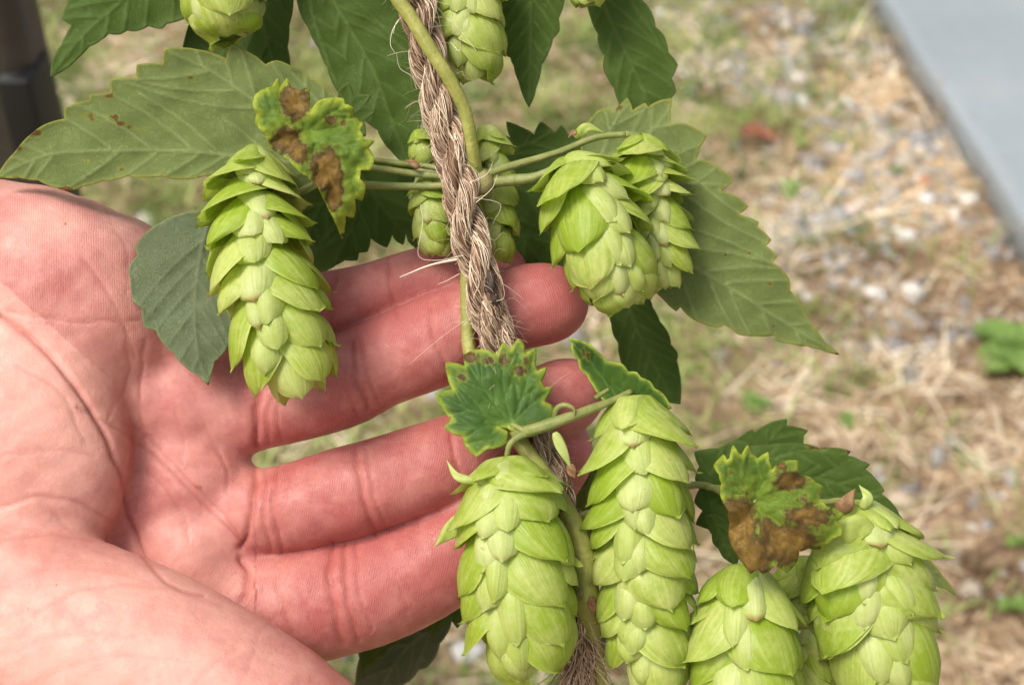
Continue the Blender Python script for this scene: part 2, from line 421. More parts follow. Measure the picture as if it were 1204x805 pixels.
    o = build('gravel', V.reshape(-1, 3), Fq, m.m, origin=(0, 0, 0), smooth=False, attrs={'rnd': np.repeat(rng.random(n), 12)})
    tag(o, 'loose grey and tan gravel beside the grey sheet', 'gravel', None, 'stuff')
scatter()

# grey sheet at the top right
def sheet():
    z = .07
    a = ground_pt(1018, -40, z); b = ground_pt(1250, 330, z)
    d = (b-a)/np.linalg.norm(b-a); nrm = np.array([-d[1], d[0], 0])
    if nrm[0] < 0: nrm = -nrm
    a = a-d*.8; b = b+d*.8
    n = 80; prof = [(0.012, -.075), (0.0, -.07), (0.0, -.01), (.003, -.003), (.010, 0), (.03, .001), (.2, .000), (.6, .004), (1.2, .012), (1.8, .02), (1.81, -.07)]
    V = []
    for i in range(n):
        q = a+(b-a)*i/(n-1); wob = .0015*math.sin(i*.31)+.001*math.sin(i*.83+1)
        for u, h in prof: V.append(q+nrm*(u+wob)+np.array([0, 0, h+.003*math.sin(i*.5+u*7)*(h > -.02)*min(1, u*8)]))
    k = len(prof)
    Fq = np.array([(i*k+j, (i+1)*k+j, (i+1)*k+j+1, i*k+j+1) for i in range(n-1) for j in range(k-1)])
    m = M('grey_sheet'); p = m.pos(); n1 = m.noise(2.5, p, 4, .6); n2 = m.noise(60, p, 3)
    col = m.mix(m.ramp(n1, .3, .7), (0.225, 0.26, 0.285), (0.30, 0.335, 0.36)); col = m.mix(m.math('MULTIPLY', m.ramp(m.noise(9, p, 5, .7), .5, .75), .35), col, (0.36, 0.35, 0.32)); col = m.mix(m.math('MULTIPLY', n2, .15), col, (0.2, 0.2, 0.19))
    m.set(col, .5, m.bump(n1, .01, .3), .5)
    o = build('grey_sheet', np.array(V), Fq, m.m)
    tag(o, 'smooth pale blue grey sheet lying on the ground beside gravel, upper right', 'sheet')
sheet()

# dark post at the top left
def post():
    def at(px, py, dist):
        d = (px-602)/F*RIGHT-(py-402.5)/F*UP-BACK; return CAM+d*dist
    e = at(86, 150, .86)
    x1 = e[0]; x0 = x1-.20; y1 = e[1]; y0 = y1-.05
    root = empty('dark_post', ((x0+x1)/2, (y0+y1)/2, 0))
    pr = []
    r = .014
    for cx, cy, a0 in ((x1-r, y0+r, -90), (x1-r, y1-r, 0), (x0+r, y1-r, 90), (x0+r, y0+r, 180)):
        for k in range(7):
            a = math.radians(a0+90*k/6); pr.append((cx+r*math.cos(a), cy+r*math.sin(a)))
    zs = np.linspace(-.05, 1.9, 40); k = len(pr)
    V = np.array([(x, y, z) for z in zs for x, y in pr])
    Fs = [(i*k+j, i*k+(j+1) % k, (i+1)*k+(j+1) % k, (i+1)*k+j) for i in range(39) for j in range(k)]+[tuple(range(39*k, 40*k))]
    build('post_body', V, Fs, simple('dark_metal', (0.030, 0.026, 0.022), .55, 14, (0.055, 0.047, 0.038), .001, bscale=200), root)
    # black strap with a buckle end on the post's right edge
    g = at(52, 46, .85)
    def box(cx, cy, cz, sx, sy, sz, b=.003):
        V = []; F_ = []
        pts = []
        for a0, qx, qy in ((0, 1, 1), (90, -1, 1), (180, -1, -1), (270, 1, -1)):
            for q in range(4):
                a = math.radians(a0+30*q); pts.append((cx+qx*(sx-b)+b*math.cos(a), cy+qy*(sy-b)+b*math.sin(a)))
        n = len(pts)
        for z, s in ((cz-sz, .97), (cz-sz+b, 1), (cz+sz-b, 1), (cz+sz, .97)):
            for x, y in pts: V.append((cx+(x-cx)*s, cy+(y-cy)*s, z))
        for i in range(3):
            for j in range(n): F_.append((i*n+j, i*n+(j+1) % n, (i+1)*n+(j+1) % n, (i+1)*n+j))
        F_.append(tuple(range(3*n, 4*n))); F_.append(tuple(range(n-1, -1, -1)))
        return np.array(V), F_
    V, Fs = box(x1-.008, y0+.012, g[2]-.012, .010, .020, .026)
    build('clamp', V, Fs, simple('black_rubber', (0.006, 0.006, 0.006), .6), root)
    tag(root, 'dark brown grey metal post with black clamp, behind the hop leaves', 'post')
post()

# weeds
def weed(px, py, size, label, n=9, col=(0.24, 0.42, 0.07)):
    g = ground_pt(px, py); g[2] = gheight(np.array([g[0]]), np.array([g[1]]))[0]
    root = empty('weed', g); r = np.random.default_rng(int(px*7+py))
    mt = MS.get('weed') or MS.setdefault('weed', mat_leaf('leaf_weed', (0.22, 0.36, 0.08), (0.3, .43, .14), (0.3, .45, .1), rough=.5, trans=.35, light=(0.34, 0.48, 0.14)))
    for k in range(n):
        a = k*2.4+r.uniform(-.3, .3); L = size*r.uniform(.2, .62); tilt = r.uniform(.2, .9)*(.4+.6*k/n)
        u = np.linspace(0, 1, 8); tt = np.linspace(-1, 1, 5)
        U, T_ = np.meshgrid(u, tt, indexing='ij')
        prof = np.sin(np.pi*np.clip(U*1.02, 0, 1)**1.2)**.7*.34*(U > .22)+.03
        X = L*U; Y = L*prof*T_; Z = L*(np.sin(tilt)*U-.35*U**2)+.1*L*T_**2
        ca, sa = math.cos(a), math.sin(a)
        V = np.stack([g[0]+X*math.cos(tilt)*ca-Y*sa, g[1]+X*math.cos(tilt)*sa+Y*ca, g[2]+Z+.006+L*.15], -1).reshape(-1, 3)
        i, j = np.meshgrid(np.arange(7), np.arange(4), indexing='ij'); q = i*5+j
        Fq = np.stack([q, q+5, q+6, q+1], -1).reshape(-1, 4)
        build('leaf', V, Fq, mt, root, attrs={'vein': (np.abs(T_) < .1).ravel()*.8, 'edge': np.zeros(40), 'patch': np.zeros(40)})
    tag(root, label, 'weed', 'green weeds in the dry soil')
for a in [(1190, 425, .13, 'largest bright green leafy weed, at the right picture edge', 26), (1200, 640, .05, 'green weed at the right edge below the big weed'),
          (1190, 710, .045, 'green weed near the shadow at lower right'), (1143, 552, .03, 'tiny round green weed in brown straw, right of the burnt leaf'),
          (884, 487, .05, 'bright green weed just above the serrated leaf with the burnt leaf'), (1050, 215, .03, 'tiny green weed among the gravel'),
          (945, 175, .035, 'small green weed beside the red dead leaf'), (926, 240, .05, 'dull green weed right of the large grey green leaf'),
          (993, 505, .03, 'small pale green weed above the burnt leaf, in straw'), (425, 10, .04, 'green weed glimpsed behind the top leaves'),
          (984, 172, .028, 'tiny yellow green weed at the gravel edge')]:
    weed(*a)

def dead_leaf():
    g = ground_pt(892, 170); L = .062
    U, T_ = np.meshgrid(np.linspace(0, 1, 12), np.linspace(-1, 1, 7), indexing='ij')
    W = np.sin(np.pi*(.05+.95*U))**.7*.36*L
    V = np.stack([g[0]+(U-.5)*L, g[1]+W*T_, gheight(g[0]+U*0, g[1]+U*0)+.014+.006*np.sin(U*5)+.012*T_**2], -1).reshape(-1, 3)
    i, j = np.meshgrid(np.arange(11), np.arange(6), indexing='ij'); q = i*7+j
    o = build('dead_leaf', V, np.stack([q, q+7, q+8, q+1], -1).reshape(-1, 4), simple('rust_red', (0.22, 0.06, 0.035), .7, 90, (0.34, 0.13, 0.075)))
    tag(o, 'curled rust red dead leaf lying on the soil', 'dead leaf')
dead_leaf()

def stone(px, py, r, label, col):
    g = ground_pt(px, py); s = np.random.default_rng(int(px))
    th, ph = np.meshgrid(np.linspace(0, np.pi, 9), np.linspace(0, 2*np.pi, 14, endpoint=False), indexing='ij')
    q = 1+.13*np.sin(3*ph+s.random()*6)*np.sin(th)+.1*np.cos(2*th+ph)
    V = np.stack([g[0]+r*q*np.sin(th)*np.cos(ph)*1.2, g[1]+r*q*np.sin(th)*np.sin(ph), gheight(np.array([g[0]]), np.array([g[1]]))[0]+r*.35+r*.65*q*np.cos(th)], -1).reshape(-1, 3)
    i, j = np.meshgrid(np.arange(8), np.arange(14), indexing='ij')
    Fq = np.stack([i*14+j, (i+1)*14+j, (i+1)*14+(j+1) % 14, i*14+(j+1) % 14], -1).reshape(-1, 4)
    o = build('stone', V, Fq, col); tag(o, label, 'stone', 'pale stones on the soil')
ws = simple('white_stone', (0.62, 0.60, 0.56), .7, 60, (0.74, 0.73, 0.70), .002)
stone(552, 772, .016, 'white stone glimpsed just left of the bottom centre hop cone', ws)
stone(1066, 284, .014, 'whitish stone in the straw right of the large grey green leaf', ws)
stone(1137, 240, .016, 'pale stone on the gravel next to the sheet edge', ws)
stone(1088, 243, .013, 'grey white stone between gravel and straw', ws)
stone(1003, 258, .013, 'small pinkish stone nearest to the large grey green leaf', simple('pink_stone', (0.55, 0.42, 0.36), .7, 60, (0.66, 0.54, 0.47)))
stone(1086, 222, .010, 'small orange brick chip in the gravel', simple('brick_chip', (0.50, 0.20, 0.11), .8, 80, (0.6, 0.3, 0.18)))

# ------------------------------------------------------------------ the hand
def poly_dist(px, py, line):
    d = np.full(len(px), 1e9)
    for (a, b), (c, e) in zip(line[:-1], line[1:]):
        vx, vy = c-a, e-b; t = np.clip(((px-a)*vx+(py-b)*vy)/(vx*vx+vy*vy+1e-9), 0, 1)
        d = np.minimum(d, np.hypot(px-a-t*vx, py-b-t*vy))
    return d

def make_hand():
    gx = np.concatenate([np.arange(-230, -122, 2.2), np.arange(-122, 30, .58)])
    gy = np.concatenate([np.arange(-150, -84, 2.0), np.arange(-84, 52, .58)])
    gz = np.arange(-56, 52, .85)
    nx, ny, nz = len(gx), len(gy), len(gz)
    X, Y, Z = np.meshgrid(gx.astype(np.float32), gy.astype(np.float32), gz.astype(np.float32), indexing='ij')
    BIG = np.float32(60)
    def chain(pts, n, k=0):
        """pts rows (px,py,w,rpx) -> field of a swept tapered limb, evaluated in its box only"""
        P = np.array([list(c3(a, b, c))+[mm(r, c)] for a, b, c, r in pts])
        S = spline(P, n) if len(P) > 2 else P
        out = np.full(X.shape, BIG, np.float32)
        pad = 14
        for s0, s1 in zip(S[:-1], S[1:]):
            rm_ = max(s0[3], s1[3])+pad
            lo = np.minimum(s0[:3], s1[:3])-rm_; hi = np.maximum(s0[:3], s1[:3])+rm_
            ix = slice(*np.searchsorted(gx, (lo[0], hi[0]))); iy = slice(*np.searchsorted(gy, (lo[1], hi[1]))); iz = slice(*np.searchsorted(gz, (lo[2], hi[2])))
            x, y, z = X[ix, iy, iz], Y[ix, iy, iz], Z[ix, iy, iz]
            ba = s1[:3]-s0[:3]; L2 = float(ba @ ba)
            t = np.clip(((x-s0[0])*ba[0]+(y-s0[1])*ba[1]+(z-s0[2])*ba[2])/L2, 0, 1)
            d = np.sqrt((x-s0[0]-t*ba[0])**2+(y-s0[1]-t*ba[1])**2+(z-s0[2]-t*ba[2])**2)-(s0[3]+(s1[3]-s0[3])*t)
            out[ix, iy, iz] = np.minimum(out[ix, iy, iz], d.astype(np.float32))
        return out
    def ell(px, py, wm, rx, ry, rz, rot=0):
        c = c3(px, py, wm); a = math.radians(rot)
        x = X-c[0]; y = Y-c[1]; z = Z-c[2]
        u = x*math.cos(a)+y*math.sin(a); v = -x*math.sin(a)+y*math.cos(a)
        k = np.sqrt((u/rx)**2+(v/ry)**2+(z/rz)**2)
        return ((k-1)*min(rx, ry, rz)).astype(np.float32)
    def smin(a, b, k):
        h = np.clip(.5+.5*(b-a)/k, 0, 1); return (b*(1-h)+a*h-k*h*(1-h)).astype(np.float32)
    # palm body: four metacarpal masses
    palm = chain([(-420, 420, -20, 170), (-60, 338, -22, 128), (95, 345, -24, 108), (250, 388, -25, 66), (372, 366, -26, 40)], 14)
    palm = smin(palm, chain([(-420, 480, -16, 160), (0, 470, -24, 100), (180, 480, -25, 82), (284, 478, -22, 54)], 10), 5)
    palm = smin(palm, chain([(-420, 560, -16, 160), (0, 560, -24, 100), (160, 585, -25, 84), (272, 602, -22, 56)], 10), 5)
    palm = smin(palm, chain([(-420, 640, -16, 160), (0, 650, -22, 100), (160, 690, -23, 84), (305, 700, -20, 64)], 10), 5)
    # soft pads just before the finger roots, and hypothenar mound
    palm = smin(palm, ell(235, 470, -19, 13, 11, 10, 10), 3.5)
    palm = smin(palm, ell(225, 560, -18, 14, 12, 11, -20), 3.5)
    palm = smin(palm, ell(225, 655, -17, 14, 12, 12, -35), 3.5)
    palm = smin(palm, ell(50, 350, -10, 27, 22, 15, -20), 6)
    # fingers (px, py, w, r)
    A = chain([(330, 375, -27, 46), (400, 360, -27, 43.5), (440, 350, -27, 42), (500, 333, -27, 43), (545, 325, -28, 40), (590, 318, -30, 30)], 26)
    B = chain([(270, 484, -20, 50), (330, 470, -19, 53), (400, 449, -18, 55), (448, 427, -18, 52), (510, 402, -17, 54), (560, 378, -17, 49), (600, 364, -17, 49.5), (640, 357, -17, 48), (655, 357, -17, 37)], 30)
    Cc = chain([(270, 604, -19, 52), (330, 599, -16.5, 51.5), (405, 580, -15.5, 55), (450, 566, -15.5, 53), (520, 545, -17, 54), (575, 522, -20, 50), (625, 490, -21, 51), (660, 468, -22, 46), (676, 460, -22, 38)], 30)
    Dd = chain([(280, 712, -21, 70), (340, 712, -19, 71), (400, 700, -18.5, 69), (440, 690, -18.5, 67), (500, 665, -19, 63), (560, 625, -19, 57), (610, 580, -22, 55), (645, 540, -25, 50), (655, 528, -26, 42)], 30)
    fin = smin(smin(A, B, 1.2), smin(Cc, Dd, .5), .5); del A, B, Cc, Dd
    f = smin(palm, fin, 2.0); del palm, fin
    # thumb side: thenar mound and thumb running out of the frame at the bottom
    th = ell(-18, 540, -5, 32, 35, 19, -25)
    tb = chain([(-420, 640, -4, 190), (-200, 680, 2, 165), (-30, 725, 5, 132), (70, 748, 8, 120), (180, 786, 10, 112), (320, 868, 12, 108), (420, 960, 14, 96), (520, 1065, 15, 90), (580, 1125, 15, 80)], 24)
    th = smin(th, tb, 3.0); del tb
    f = smin(f, th, 3.2); del th
    # forearm
    f = smin(f, chain([(-900, 700, -10, 190), (-420, 560, -10, 175)], 2), 20)
    f = f.astype(np.float32)
    # ---- surface nets
    S = f < 0
    idx = -np.ones((nx-1, ny-1, nz-1), np.int32)
    cnt = np.zeros((nx-1, ny-1, nz-1), np.int8)
    for a in (0, 1):
        for b in (0, 1):
            for c in (0, 1): cnt += S[a:nx-1+a, b:ny-1+b, c:nz-1+c]
    act = (cnt > 0) & (cnt < 8); I = np.argwhere(act); idx[act] = np.arange(len(I))
    acc = np.zeros((len(I), 3)); num = np.zeros(len(I))
    G = (gx, gy, gz)
    corners = [(a, b, c) for a in (0, 1) for b in (0, 1) for c in (0, 1)]
    for c0 in corners:
        for ax in range(3):
            if c0[ax]: continue
            c1 = list(c0); c1[ax] = 1
            i0 = I+np.array(c0); i1 = I+np.array(c1)
            v0 = f[tuple(i0.T)]; v1 = f[tuple(i1.T)]
            k = (v0 < 0) != (v1 < 0)
            t = np.where(k, v0/(v0-v1+1e-12), 0)
            p0 = np.stack([G[q][i0[:, q]] for q in range(3)], -1); p1 = np.stack([G[q][i1[:, q]] for q in range(3)], -1)
            p = p0+(p1-p0)*t[:, None]
            acc[k] += p[k]; num[k] += 1
    V = acc/num[:, None]
    quads = []
    for ax in range(3):
        sl0 = [slice(1, -1)]*3; sl0[ax] = slice(0, -1); sl1 = [slice(1, -1)]*3; sl1[ax] = slice(1, None)
        a = S[tuple(sl0)]; b = S[tuple(sl1)]; k = a != b
        E = np.argwhere(k); E = E+np.array([0 if q == ax else 1 for q in range(3)])
        u, v = [q for q in range(3) if q != ax]
        du = np.zeros(3, int); du[u] = 1; dv = np.zeros(3, int); dv[v] = 1
        q = [idx[tuple((E-du-dv).T)], idx[tuple((E-dv).T)], idx[tuple(E.T)], idx[tuple((E-du).T)]]
        q = np.stack(q, -1); inside = a[k]
        flip = inside if ax != 1 else ~inside
        q[~flip] = q[~flip][:, ::-1]
        quads.append(q)
    Q = np.vstack(quads); Q = Q[(Q >= 0).all(1)]
    # smoothing
    e = np.vstack([Q[:, [0, 1]], Q[:, [1, 2]], Q[:, [2, 3]], Q[:, [3, 0]]]); e = np.vstack([e, e[:, ::-1]])
    deg = np.bincount(e[:, 0], minlength=len(V)).astype(float)
    def lap(W):
        return np.stack([np.bincount(e[:, 0], weights=W[e[:, 1], q], minlength=len(V)) for q in range(W.shape[1])], -1)/deg[:, None]
    for lam in (.5, -.3, .5, -.3, .5): V = V+lam*(lap(V)-V)
    def normals(V):
        n = np.cross(V[Q[:, 2]]-V[Q[:, 0]], V[Q[:, 3]]-V[Q[:, 1]]); N = np.zeros_like(V)
        for q in range(4):
            for c in range(3): N[:, c] += np.bincount(Q[:, q], weights=n[:, c], minlength=len(V))
        return N/(np.linalg.norm(N, axis=1)[:, None]+1e-12)
    N = normals(V)
    d = D-V[:, 2]; px = V[:, 0]/d*F+602; py = -V[:, 1]/d*F+402.5
    face = np.clip(N[:, 2]*1.5, 0, 1)
    # creases: (polyline in px, width px, depth mm)
    CR = [
        # finger flexion creases
        ([(395, 325), (388, 360), (392, 395)], 4, .55), ([(382, 330), (377, 360), (381, 395)], 3, .3), ([(456, 305), (459, 340), (468, 372)], 4, .5),
        ([(412, 400), (418, 440), (434, 482)], 5, .7), ([(420, 395), (432, 440), (446, 476)], 3.5, .35), ([(505, 360), (511, 400), (525, 432)], 4, .45), ([(408, 395), (405, 440), (420, 490)], 3, .25),
        ([(330, 462), (327, 480), (330, 520)], 3, .3), ([(318, 468), (313, 490), (318, 522)], 4, .4),
        ([(418, 530), (424, 575), (440, 622)], 5, .6), ([(430, 528), (438, 575), (452, 618)], 3, .3), ([(326, 548), (322, 600), (332, 650)], 4, .5), ([(312, 550), (310, 600), (318, 650)], 3.5, .4), ([(528, 500), (536, 540), (548, 585)], 4, .45),
        ([(392, 640), (388, 690), (402, 755)], 6, .65), ([(407, 640), (406, 690), (420, 752)], 4, .5), ([(418, 638), (422, 690), (436, 740)], 3, .3), ([(330, 668), (328, 700), (345, 745)], 3, .25), ([(545, 600), (560, 640), (575, 690)], 4, .4),
        # roots of the fingers
        ([(303, 462), (299, 490), (303, 527)], 5, 1.3), ([(302, 545), (296, 585), (291, 625), (285, 645)], 5, 1.1), ([(284, 658), (291, 674), (284, 704)], 5, 1.0), 
        # palm creases
        ([(0, 372), (40, 400), (80, 443), (118, 500), (142, 560), (155, 620), (168, 655)], 4.5, 1.1),
        ([(168, 655), (182, 672), (205, 690), (240, 700)], 4, .8),
        ([(90, 478), (140, 505), (190, 545), (235, 590), (282, 636)], 3.5, .45), ([(150, 500), (170, 510), (210, 552), (262, 604), (286, 640)], 3, .35),
        ([(170, 400), (165, 450), (168, 510), (175, 560)], 3, .3), ([(10, 366), (90, 378), (165, 376)], 3, .25), ([(148, 395), (152, 440), (120, 500)], 3, .22),
        ([(180, 560), (212, 600), (222, 640)], 3, .25), ([(95, 300), (130, 350), (160, 420)], 4, .2),
        ([(20, 430), (70, 460), (100, 520)], 3, .2), ([(60, 600), (100, 640), (150, 660)], 3.5, .12), ([(0, 690), (60, 668), (130, 672), (190, 690)], 4, .09), ([(30, 805), (120, 772), (210, 775)], 4, .08), ([(205, 480), (215, 520), (205, 560)], 2.6, .22), ([(240, 500), (262, 540), (270, 580)], 2.6, .2), ([(120, 240), (150, 300), (150, 345)], 3, .16), ([(340, 468), (420, 452), (470, 432)], 2.4, .12), ([(345, 590), (400, 592)], 2.4, .12), ([(440, 660), (470, 690), (480, 720)], 2.6, .16), ([(350, 690), (362, 720), (370, 745)], 2.6, .18), ([(470, 560), (480, 590)], 2.4, .14),
        # thenar / thumb folds
        ([(-10, 598), (40, 585), (90, 590), (130, 612)], 5, .35), ([(-10, 640), (50, 628), (110, 636)], 4, .2), ([(0, 536), (60, 528), (110, 535)], 4, .15),
        ([(40, 720), (110, 690), (190, 690), (260, 712)], 5, .2), ([(0, 770), (80, 745), (160, 748)], 6, .1), ([(230, 800), (262, 775), (280, 762)], 4, .14), ([(290, 790), (305, 740), (330, 720)], 4, .10),
    ]
    crease = np.zeros(len(V)); disp = np.zeros(len(V))
    wob = 2.2*np.sin(px*.11+py*.07)+1.3*np.sin(py*.19-px*.05)
    for line, wd, dp in CR:
        L = np.array(line, float); L = spline(L, 3*len(L)) if len(L) > 2 else L
        q = poly_dist(px+wob*.6, py+wob*.4, [tuple(a) for a in L])
        g = .55*np.exp(-(q/wd)**2)+.55*np.exp(-(q/(wd*.5))**2); disp = np.maximum(disp, dp*g)
        crease = np.maximum(crease, np.exp(-(q/(wd*.55))**2)*min(1, dp*1.1+.15))
    # low lumps of the skin
    lump = .22*np.sin(px*.045+2*np.sin(py*.021))*np.sin(py*.052+1.7)+.09*np.sin(px*.12+py*.05)*np.sin(py*.13)
    V = V-N*((disp*face)-lump*face)[:, None]
    # colouring: redder fingers and pads, paler thumb; part of the fingers' shade painted in
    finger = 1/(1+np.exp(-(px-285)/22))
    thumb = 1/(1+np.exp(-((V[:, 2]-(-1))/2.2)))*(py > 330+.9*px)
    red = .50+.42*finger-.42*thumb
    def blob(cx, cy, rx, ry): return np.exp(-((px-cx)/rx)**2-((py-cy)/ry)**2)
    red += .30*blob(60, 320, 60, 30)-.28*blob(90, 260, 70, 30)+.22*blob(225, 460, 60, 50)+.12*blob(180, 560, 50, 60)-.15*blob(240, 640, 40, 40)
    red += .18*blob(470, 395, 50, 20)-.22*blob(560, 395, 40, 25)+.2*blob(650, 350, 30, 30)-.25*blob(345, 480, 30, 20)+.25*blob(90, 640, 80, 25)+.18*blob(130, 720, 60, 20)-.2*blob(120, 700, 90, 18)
    ridge = px*.19+.035*py
    ridge = np.where((px > 585) & (py < 414), np.hypot((px-545), (py-375))*.19+116.7, ridge)
    ridge = np.where((px > 590) & (py > 412), np.hypot((px-560), (py-520))*.19, ridge)
    ridge = np.where((px < 300), .19*(px*(1-.35*np.clip((py-420)/300, 0, 1))+.75*py*np.clip((py-400)/260, 0, 1)), ridge)
    rmask = np.clip(1-thumb*.85, 0, 1)*np.clip(1-crease, 0, 1)
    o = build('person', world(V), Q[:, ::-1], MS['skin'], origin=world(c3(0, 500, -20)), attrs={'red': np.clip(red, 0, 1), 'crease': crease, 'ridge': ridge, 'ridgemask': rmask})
    tag(o, 'open bare right hand, palm up, with four fingers spread behind the hop rope', 'person')
    return o
make_hand()

# ------------------------------------------------------------------ rope
def make_rope():
    ctl = [(470, -420, -2), (482, -200, -2), (488, -60, -2), (491, 0, -2), (507, 80, -2), (521, 140, -2), (540, 215, -1), (558, 300, -1), (573, 362, -2), (588, 405, -3), (608, 455, -5), (636, 525, -6), (660, 610, -8), (676, 690, -8), (682, 750, -7), (672, 830, -7), (660, 930, -7)]
    C = spline([c3(*a) for a in ctl], 520); T, N, B = frames(C)
    s = np.concatenate([[0], np.cumsum(np.linalg.norm(np.diff(C, axis=0), axis=1))])
    root = empty('twisted_rope', world(C[-1]))
    mr = M('jute'); p = mr.pos(); r = mr.attr('rnd')
    col = mr.mix(mr.ramp(r, 0, .7), (0.17, 0.095, 0.055), (0.62, 0.445, 0.30)); col = mr.mix(mr.ramp(r, .66, .95), col, (0.88, 0.75, 0.58))
    col = mr.mix(mr.math('MULTIPLY', mr.ramp(mr.noise(120, p, 3), .5, .7), .5), col, (0.22, 0.12, 0.075))
    mr.set(col, .7, None, .25)
    R0 = mm(19.5)*.60; pitch = mm(172); rs = mm(19.5)*.53
    rg = np.random.default_rng(3)
    for k in range(3):
        ph = 2*math.pi*s/pitch+k*2*math.pi/3+.35*np.sin(s*.06+k)
        SC_ = C+R0*(np.cos(ph)[:, None]*N+np.sin(ph)[:, None]*B)
        T2, N2, B2 = frames(SC_)
        acc = Acc()
        V, Fq = tube(SC_, rs*.80, 8, False); acc.add(V, Fq, .0)  # core tube in the darkest tone: shade between fibres put into its colour
        for q in range(90):
            a0 = rg.random()*6.283; i0 = rg.integers(0, 440); ln = rg.integers(60, 200); i1 = min(519, i0+ln)
            sl_ = slice(i0, i1, 2)
            a = a0-2*math.pi*s[sl_]/(pitch*.62)+.25*np.sin(s[sl_]*.5+q)
            rad = rs*(.90+.14*np.sin(s[sl_]*rg.uniform(.2, .6)+q)*rg.random()+rg.uniform(-.05, .10))
            P = SC_[sl_]+rad[:, None]*(np.cos(a)[:, None]*N2[sl_]+np.sin(a)[:, None]*B2[sl_])
            if len(P) < 4: continue
            V, Fq = tube(P, rg.uniform(.08, .17), 4, False); acc.add(V, Fq, np.clip(rg.normal(.5, .27), 0, 1))
        for q in range(420):
            a0 = rg.random()*6.283; i0 = rg.integers(0, 480); i1 = min(519, i0+rg.integers(14, 60)); sl_ = slice(i0, i1, 2)
            a = a0-2*math.pi*s[sl_]/(pitch*rg.uniform(.38, 1.1))
            a = a+rg.normal(0, .25)*np.sin(s[sl_]*rg.uniform(.3, 1.0)+q)
            P = SC_[sl_]+(rs*(rg.uniform(.95, 1.10)+abs(rg.normal(0, .13))*np.sin(np.linspace(0, math.pi, len(a)))))[:, None]*(np.cos(a)[:, None]*N2[sl_]+np.sin(a)[:, None]*B2[sl_])
            if len(P) < 4: continue
            V, Fq = tube(P, rg.uniform(.055, .12), 4, False); acc.add(V, Fq, np.clip(rg.normal(.6, .33), 0, 1))
        V, Fq, A = acc.get()
        build('strand', world(V), Fq, mr.m, root, attrs={'rnd': A})
    Pf = spline([c3(*a) for a in ((574, 318, 2.2), (578, 328, 2.6), (577, 340, 2.6), (582, 352, 2.2), (584, 360, 1.6))], 14)
    V, Fq = tube(Pf, np.array([.3, .8, 1.0, .9, .7, 1.0, 1.2, .9, .6, .8, 1.0, .8, .5, .1]), 7, True)
    build('bark_fleck', world(V), Fq, simple('dark_bark', (0.035, 0.022, 0.02), .8, 500, (0.09, 0.06, 0.05), .0003), root)
    # loose fibres
    acc = Acc()
    def hair(i, a, L, curl, r=.055, seed=0, rnd=.8):
        g = np.random.default_rng(seed); t = np.linspace(0, 1, 16)
        d0 = math.cos(a)*N[i]+math.sin(a)*B[i]; d1 = T[i]*g.uniform(-1, 1)+g.normal(0, .5, 3); d1 /= np.linalg.norm(d1)
        P = C[i]+d0*R0*1.6+np.outer(t*L, d0*.8)+np.outer(np.sin(t*math.pi*curl)*L*.35, d1)+np.outer(t*t*L*.5, d1)+np.outer(t*t*L*.2, np.array([0, -1, 0]))
        V, Fq = tube(P, r*(1-.6*t), 3, False); acc.add(V, Fq, rnd)
    for q in range(420):
        hair(rg.integers(60, 515), rg.random()*6.283, rg.uniform(1.0, 6.5)*(1 if q % 5 else 1.8), rg.uniform(.3, 1.6), rg.uniform(.04, .09), q, rg.uniform(.5, 1))
    for pts, r in (([(537, 305, 4), (505, 312, 6), (470, 326, 7)], .28), ([(545, 300, 4), (515, 306, 5), (492, 300, 6), (497, 262, 6), (494, 240, 5)], .08),
                   ([(540, 322, 3), (525, 330, 5), (515, 334, 5)], .09), ([(472, 20, 3), (462, 35, 4), (459, 52, 4), (464, 62, 4)], .10), ([(486, 18, 3), (468, 24, 4), (462, 40, 5)], .08), ([(484, 60, 2), (468, 62, 4), (455, 66, 4)], .06),
                   ([(490, 105, 2), (484, 90, 4), (470, 80, 4), (466, 62, 3)], .07), ([(494, 118, 2), (484, 122, 4), (476, 128, 4)], .06), ([(560, 238, 3), (578, 222, 4), (585, 205, 4)], .09), ([(552, 215, 3), (572, 205, 5), (580, 190, 5)], .08), ([(560, 60, 3), (536, 30, 4), (525, 22, 3)], .06),
                   ([(530, 50, 2), (540, 60, 4), (541, 45, 5)], .07), ([(575, 355, 2), (592, 350, 4), (590, 330, 5), (582, 318, 4)], .07), ([(556, 232, 3), (588, 240, 4), (580, 262, 5)], .05)):
        P = spline([c3(*a) for a in pts], 24); V, Fq = tube(P, r*np.linspace(1, .4, 24), 4, False); acc.add(V, Fq, .95)
    # frayed mass near the bottom
    for q in range(110):
        b = c3(683+rg.normal(0, 5), 728+rg.uniform(0, 55), -5+rg.normal(0, 2)); t = np.linspace(0, 1, 12)[:, None]
        sd = rg.normal(0, 1); L = rg.uniform(5, 16)
        dirn = np.array([sd*.4-.15, -1+.2*rg.random(), rg.normal(0, .3)])
        P = b+t*L*dirn+t*t*np.array([rg.normal(-.1, .5), rg.uniform(-.3, .3), rg.normal(0, .3)])*L*.7
        V, Fq = tube(P, rg.uniform(.06, .15), 3, False); acc.add(V, Fq, rg.uniform(.2, .8))
    for pts in ([(690, 745, 0), (730, 765, 2), (775, 770, 2)], [(688, 760, 0), (720, 790, 2), (735, 804, 2)], [(690, 735, 0), (725, 737, 0), (750, 736, 0)]):
        P = spline([c3(*a) for a in pts], 20); V, Fq = tube(P, .1, 4, False); acc.add(V, Fq, .2)
    V, Fq, A = acc.get()
    o = build('fiber', world(V), Fq, mr.m, root, attrs={'rnd': A}); o['kind'] = 'stuff'
    tag(root, 'hairy three strand twisted jute rope running down in front of the fingers', 'rope')
make_rope()

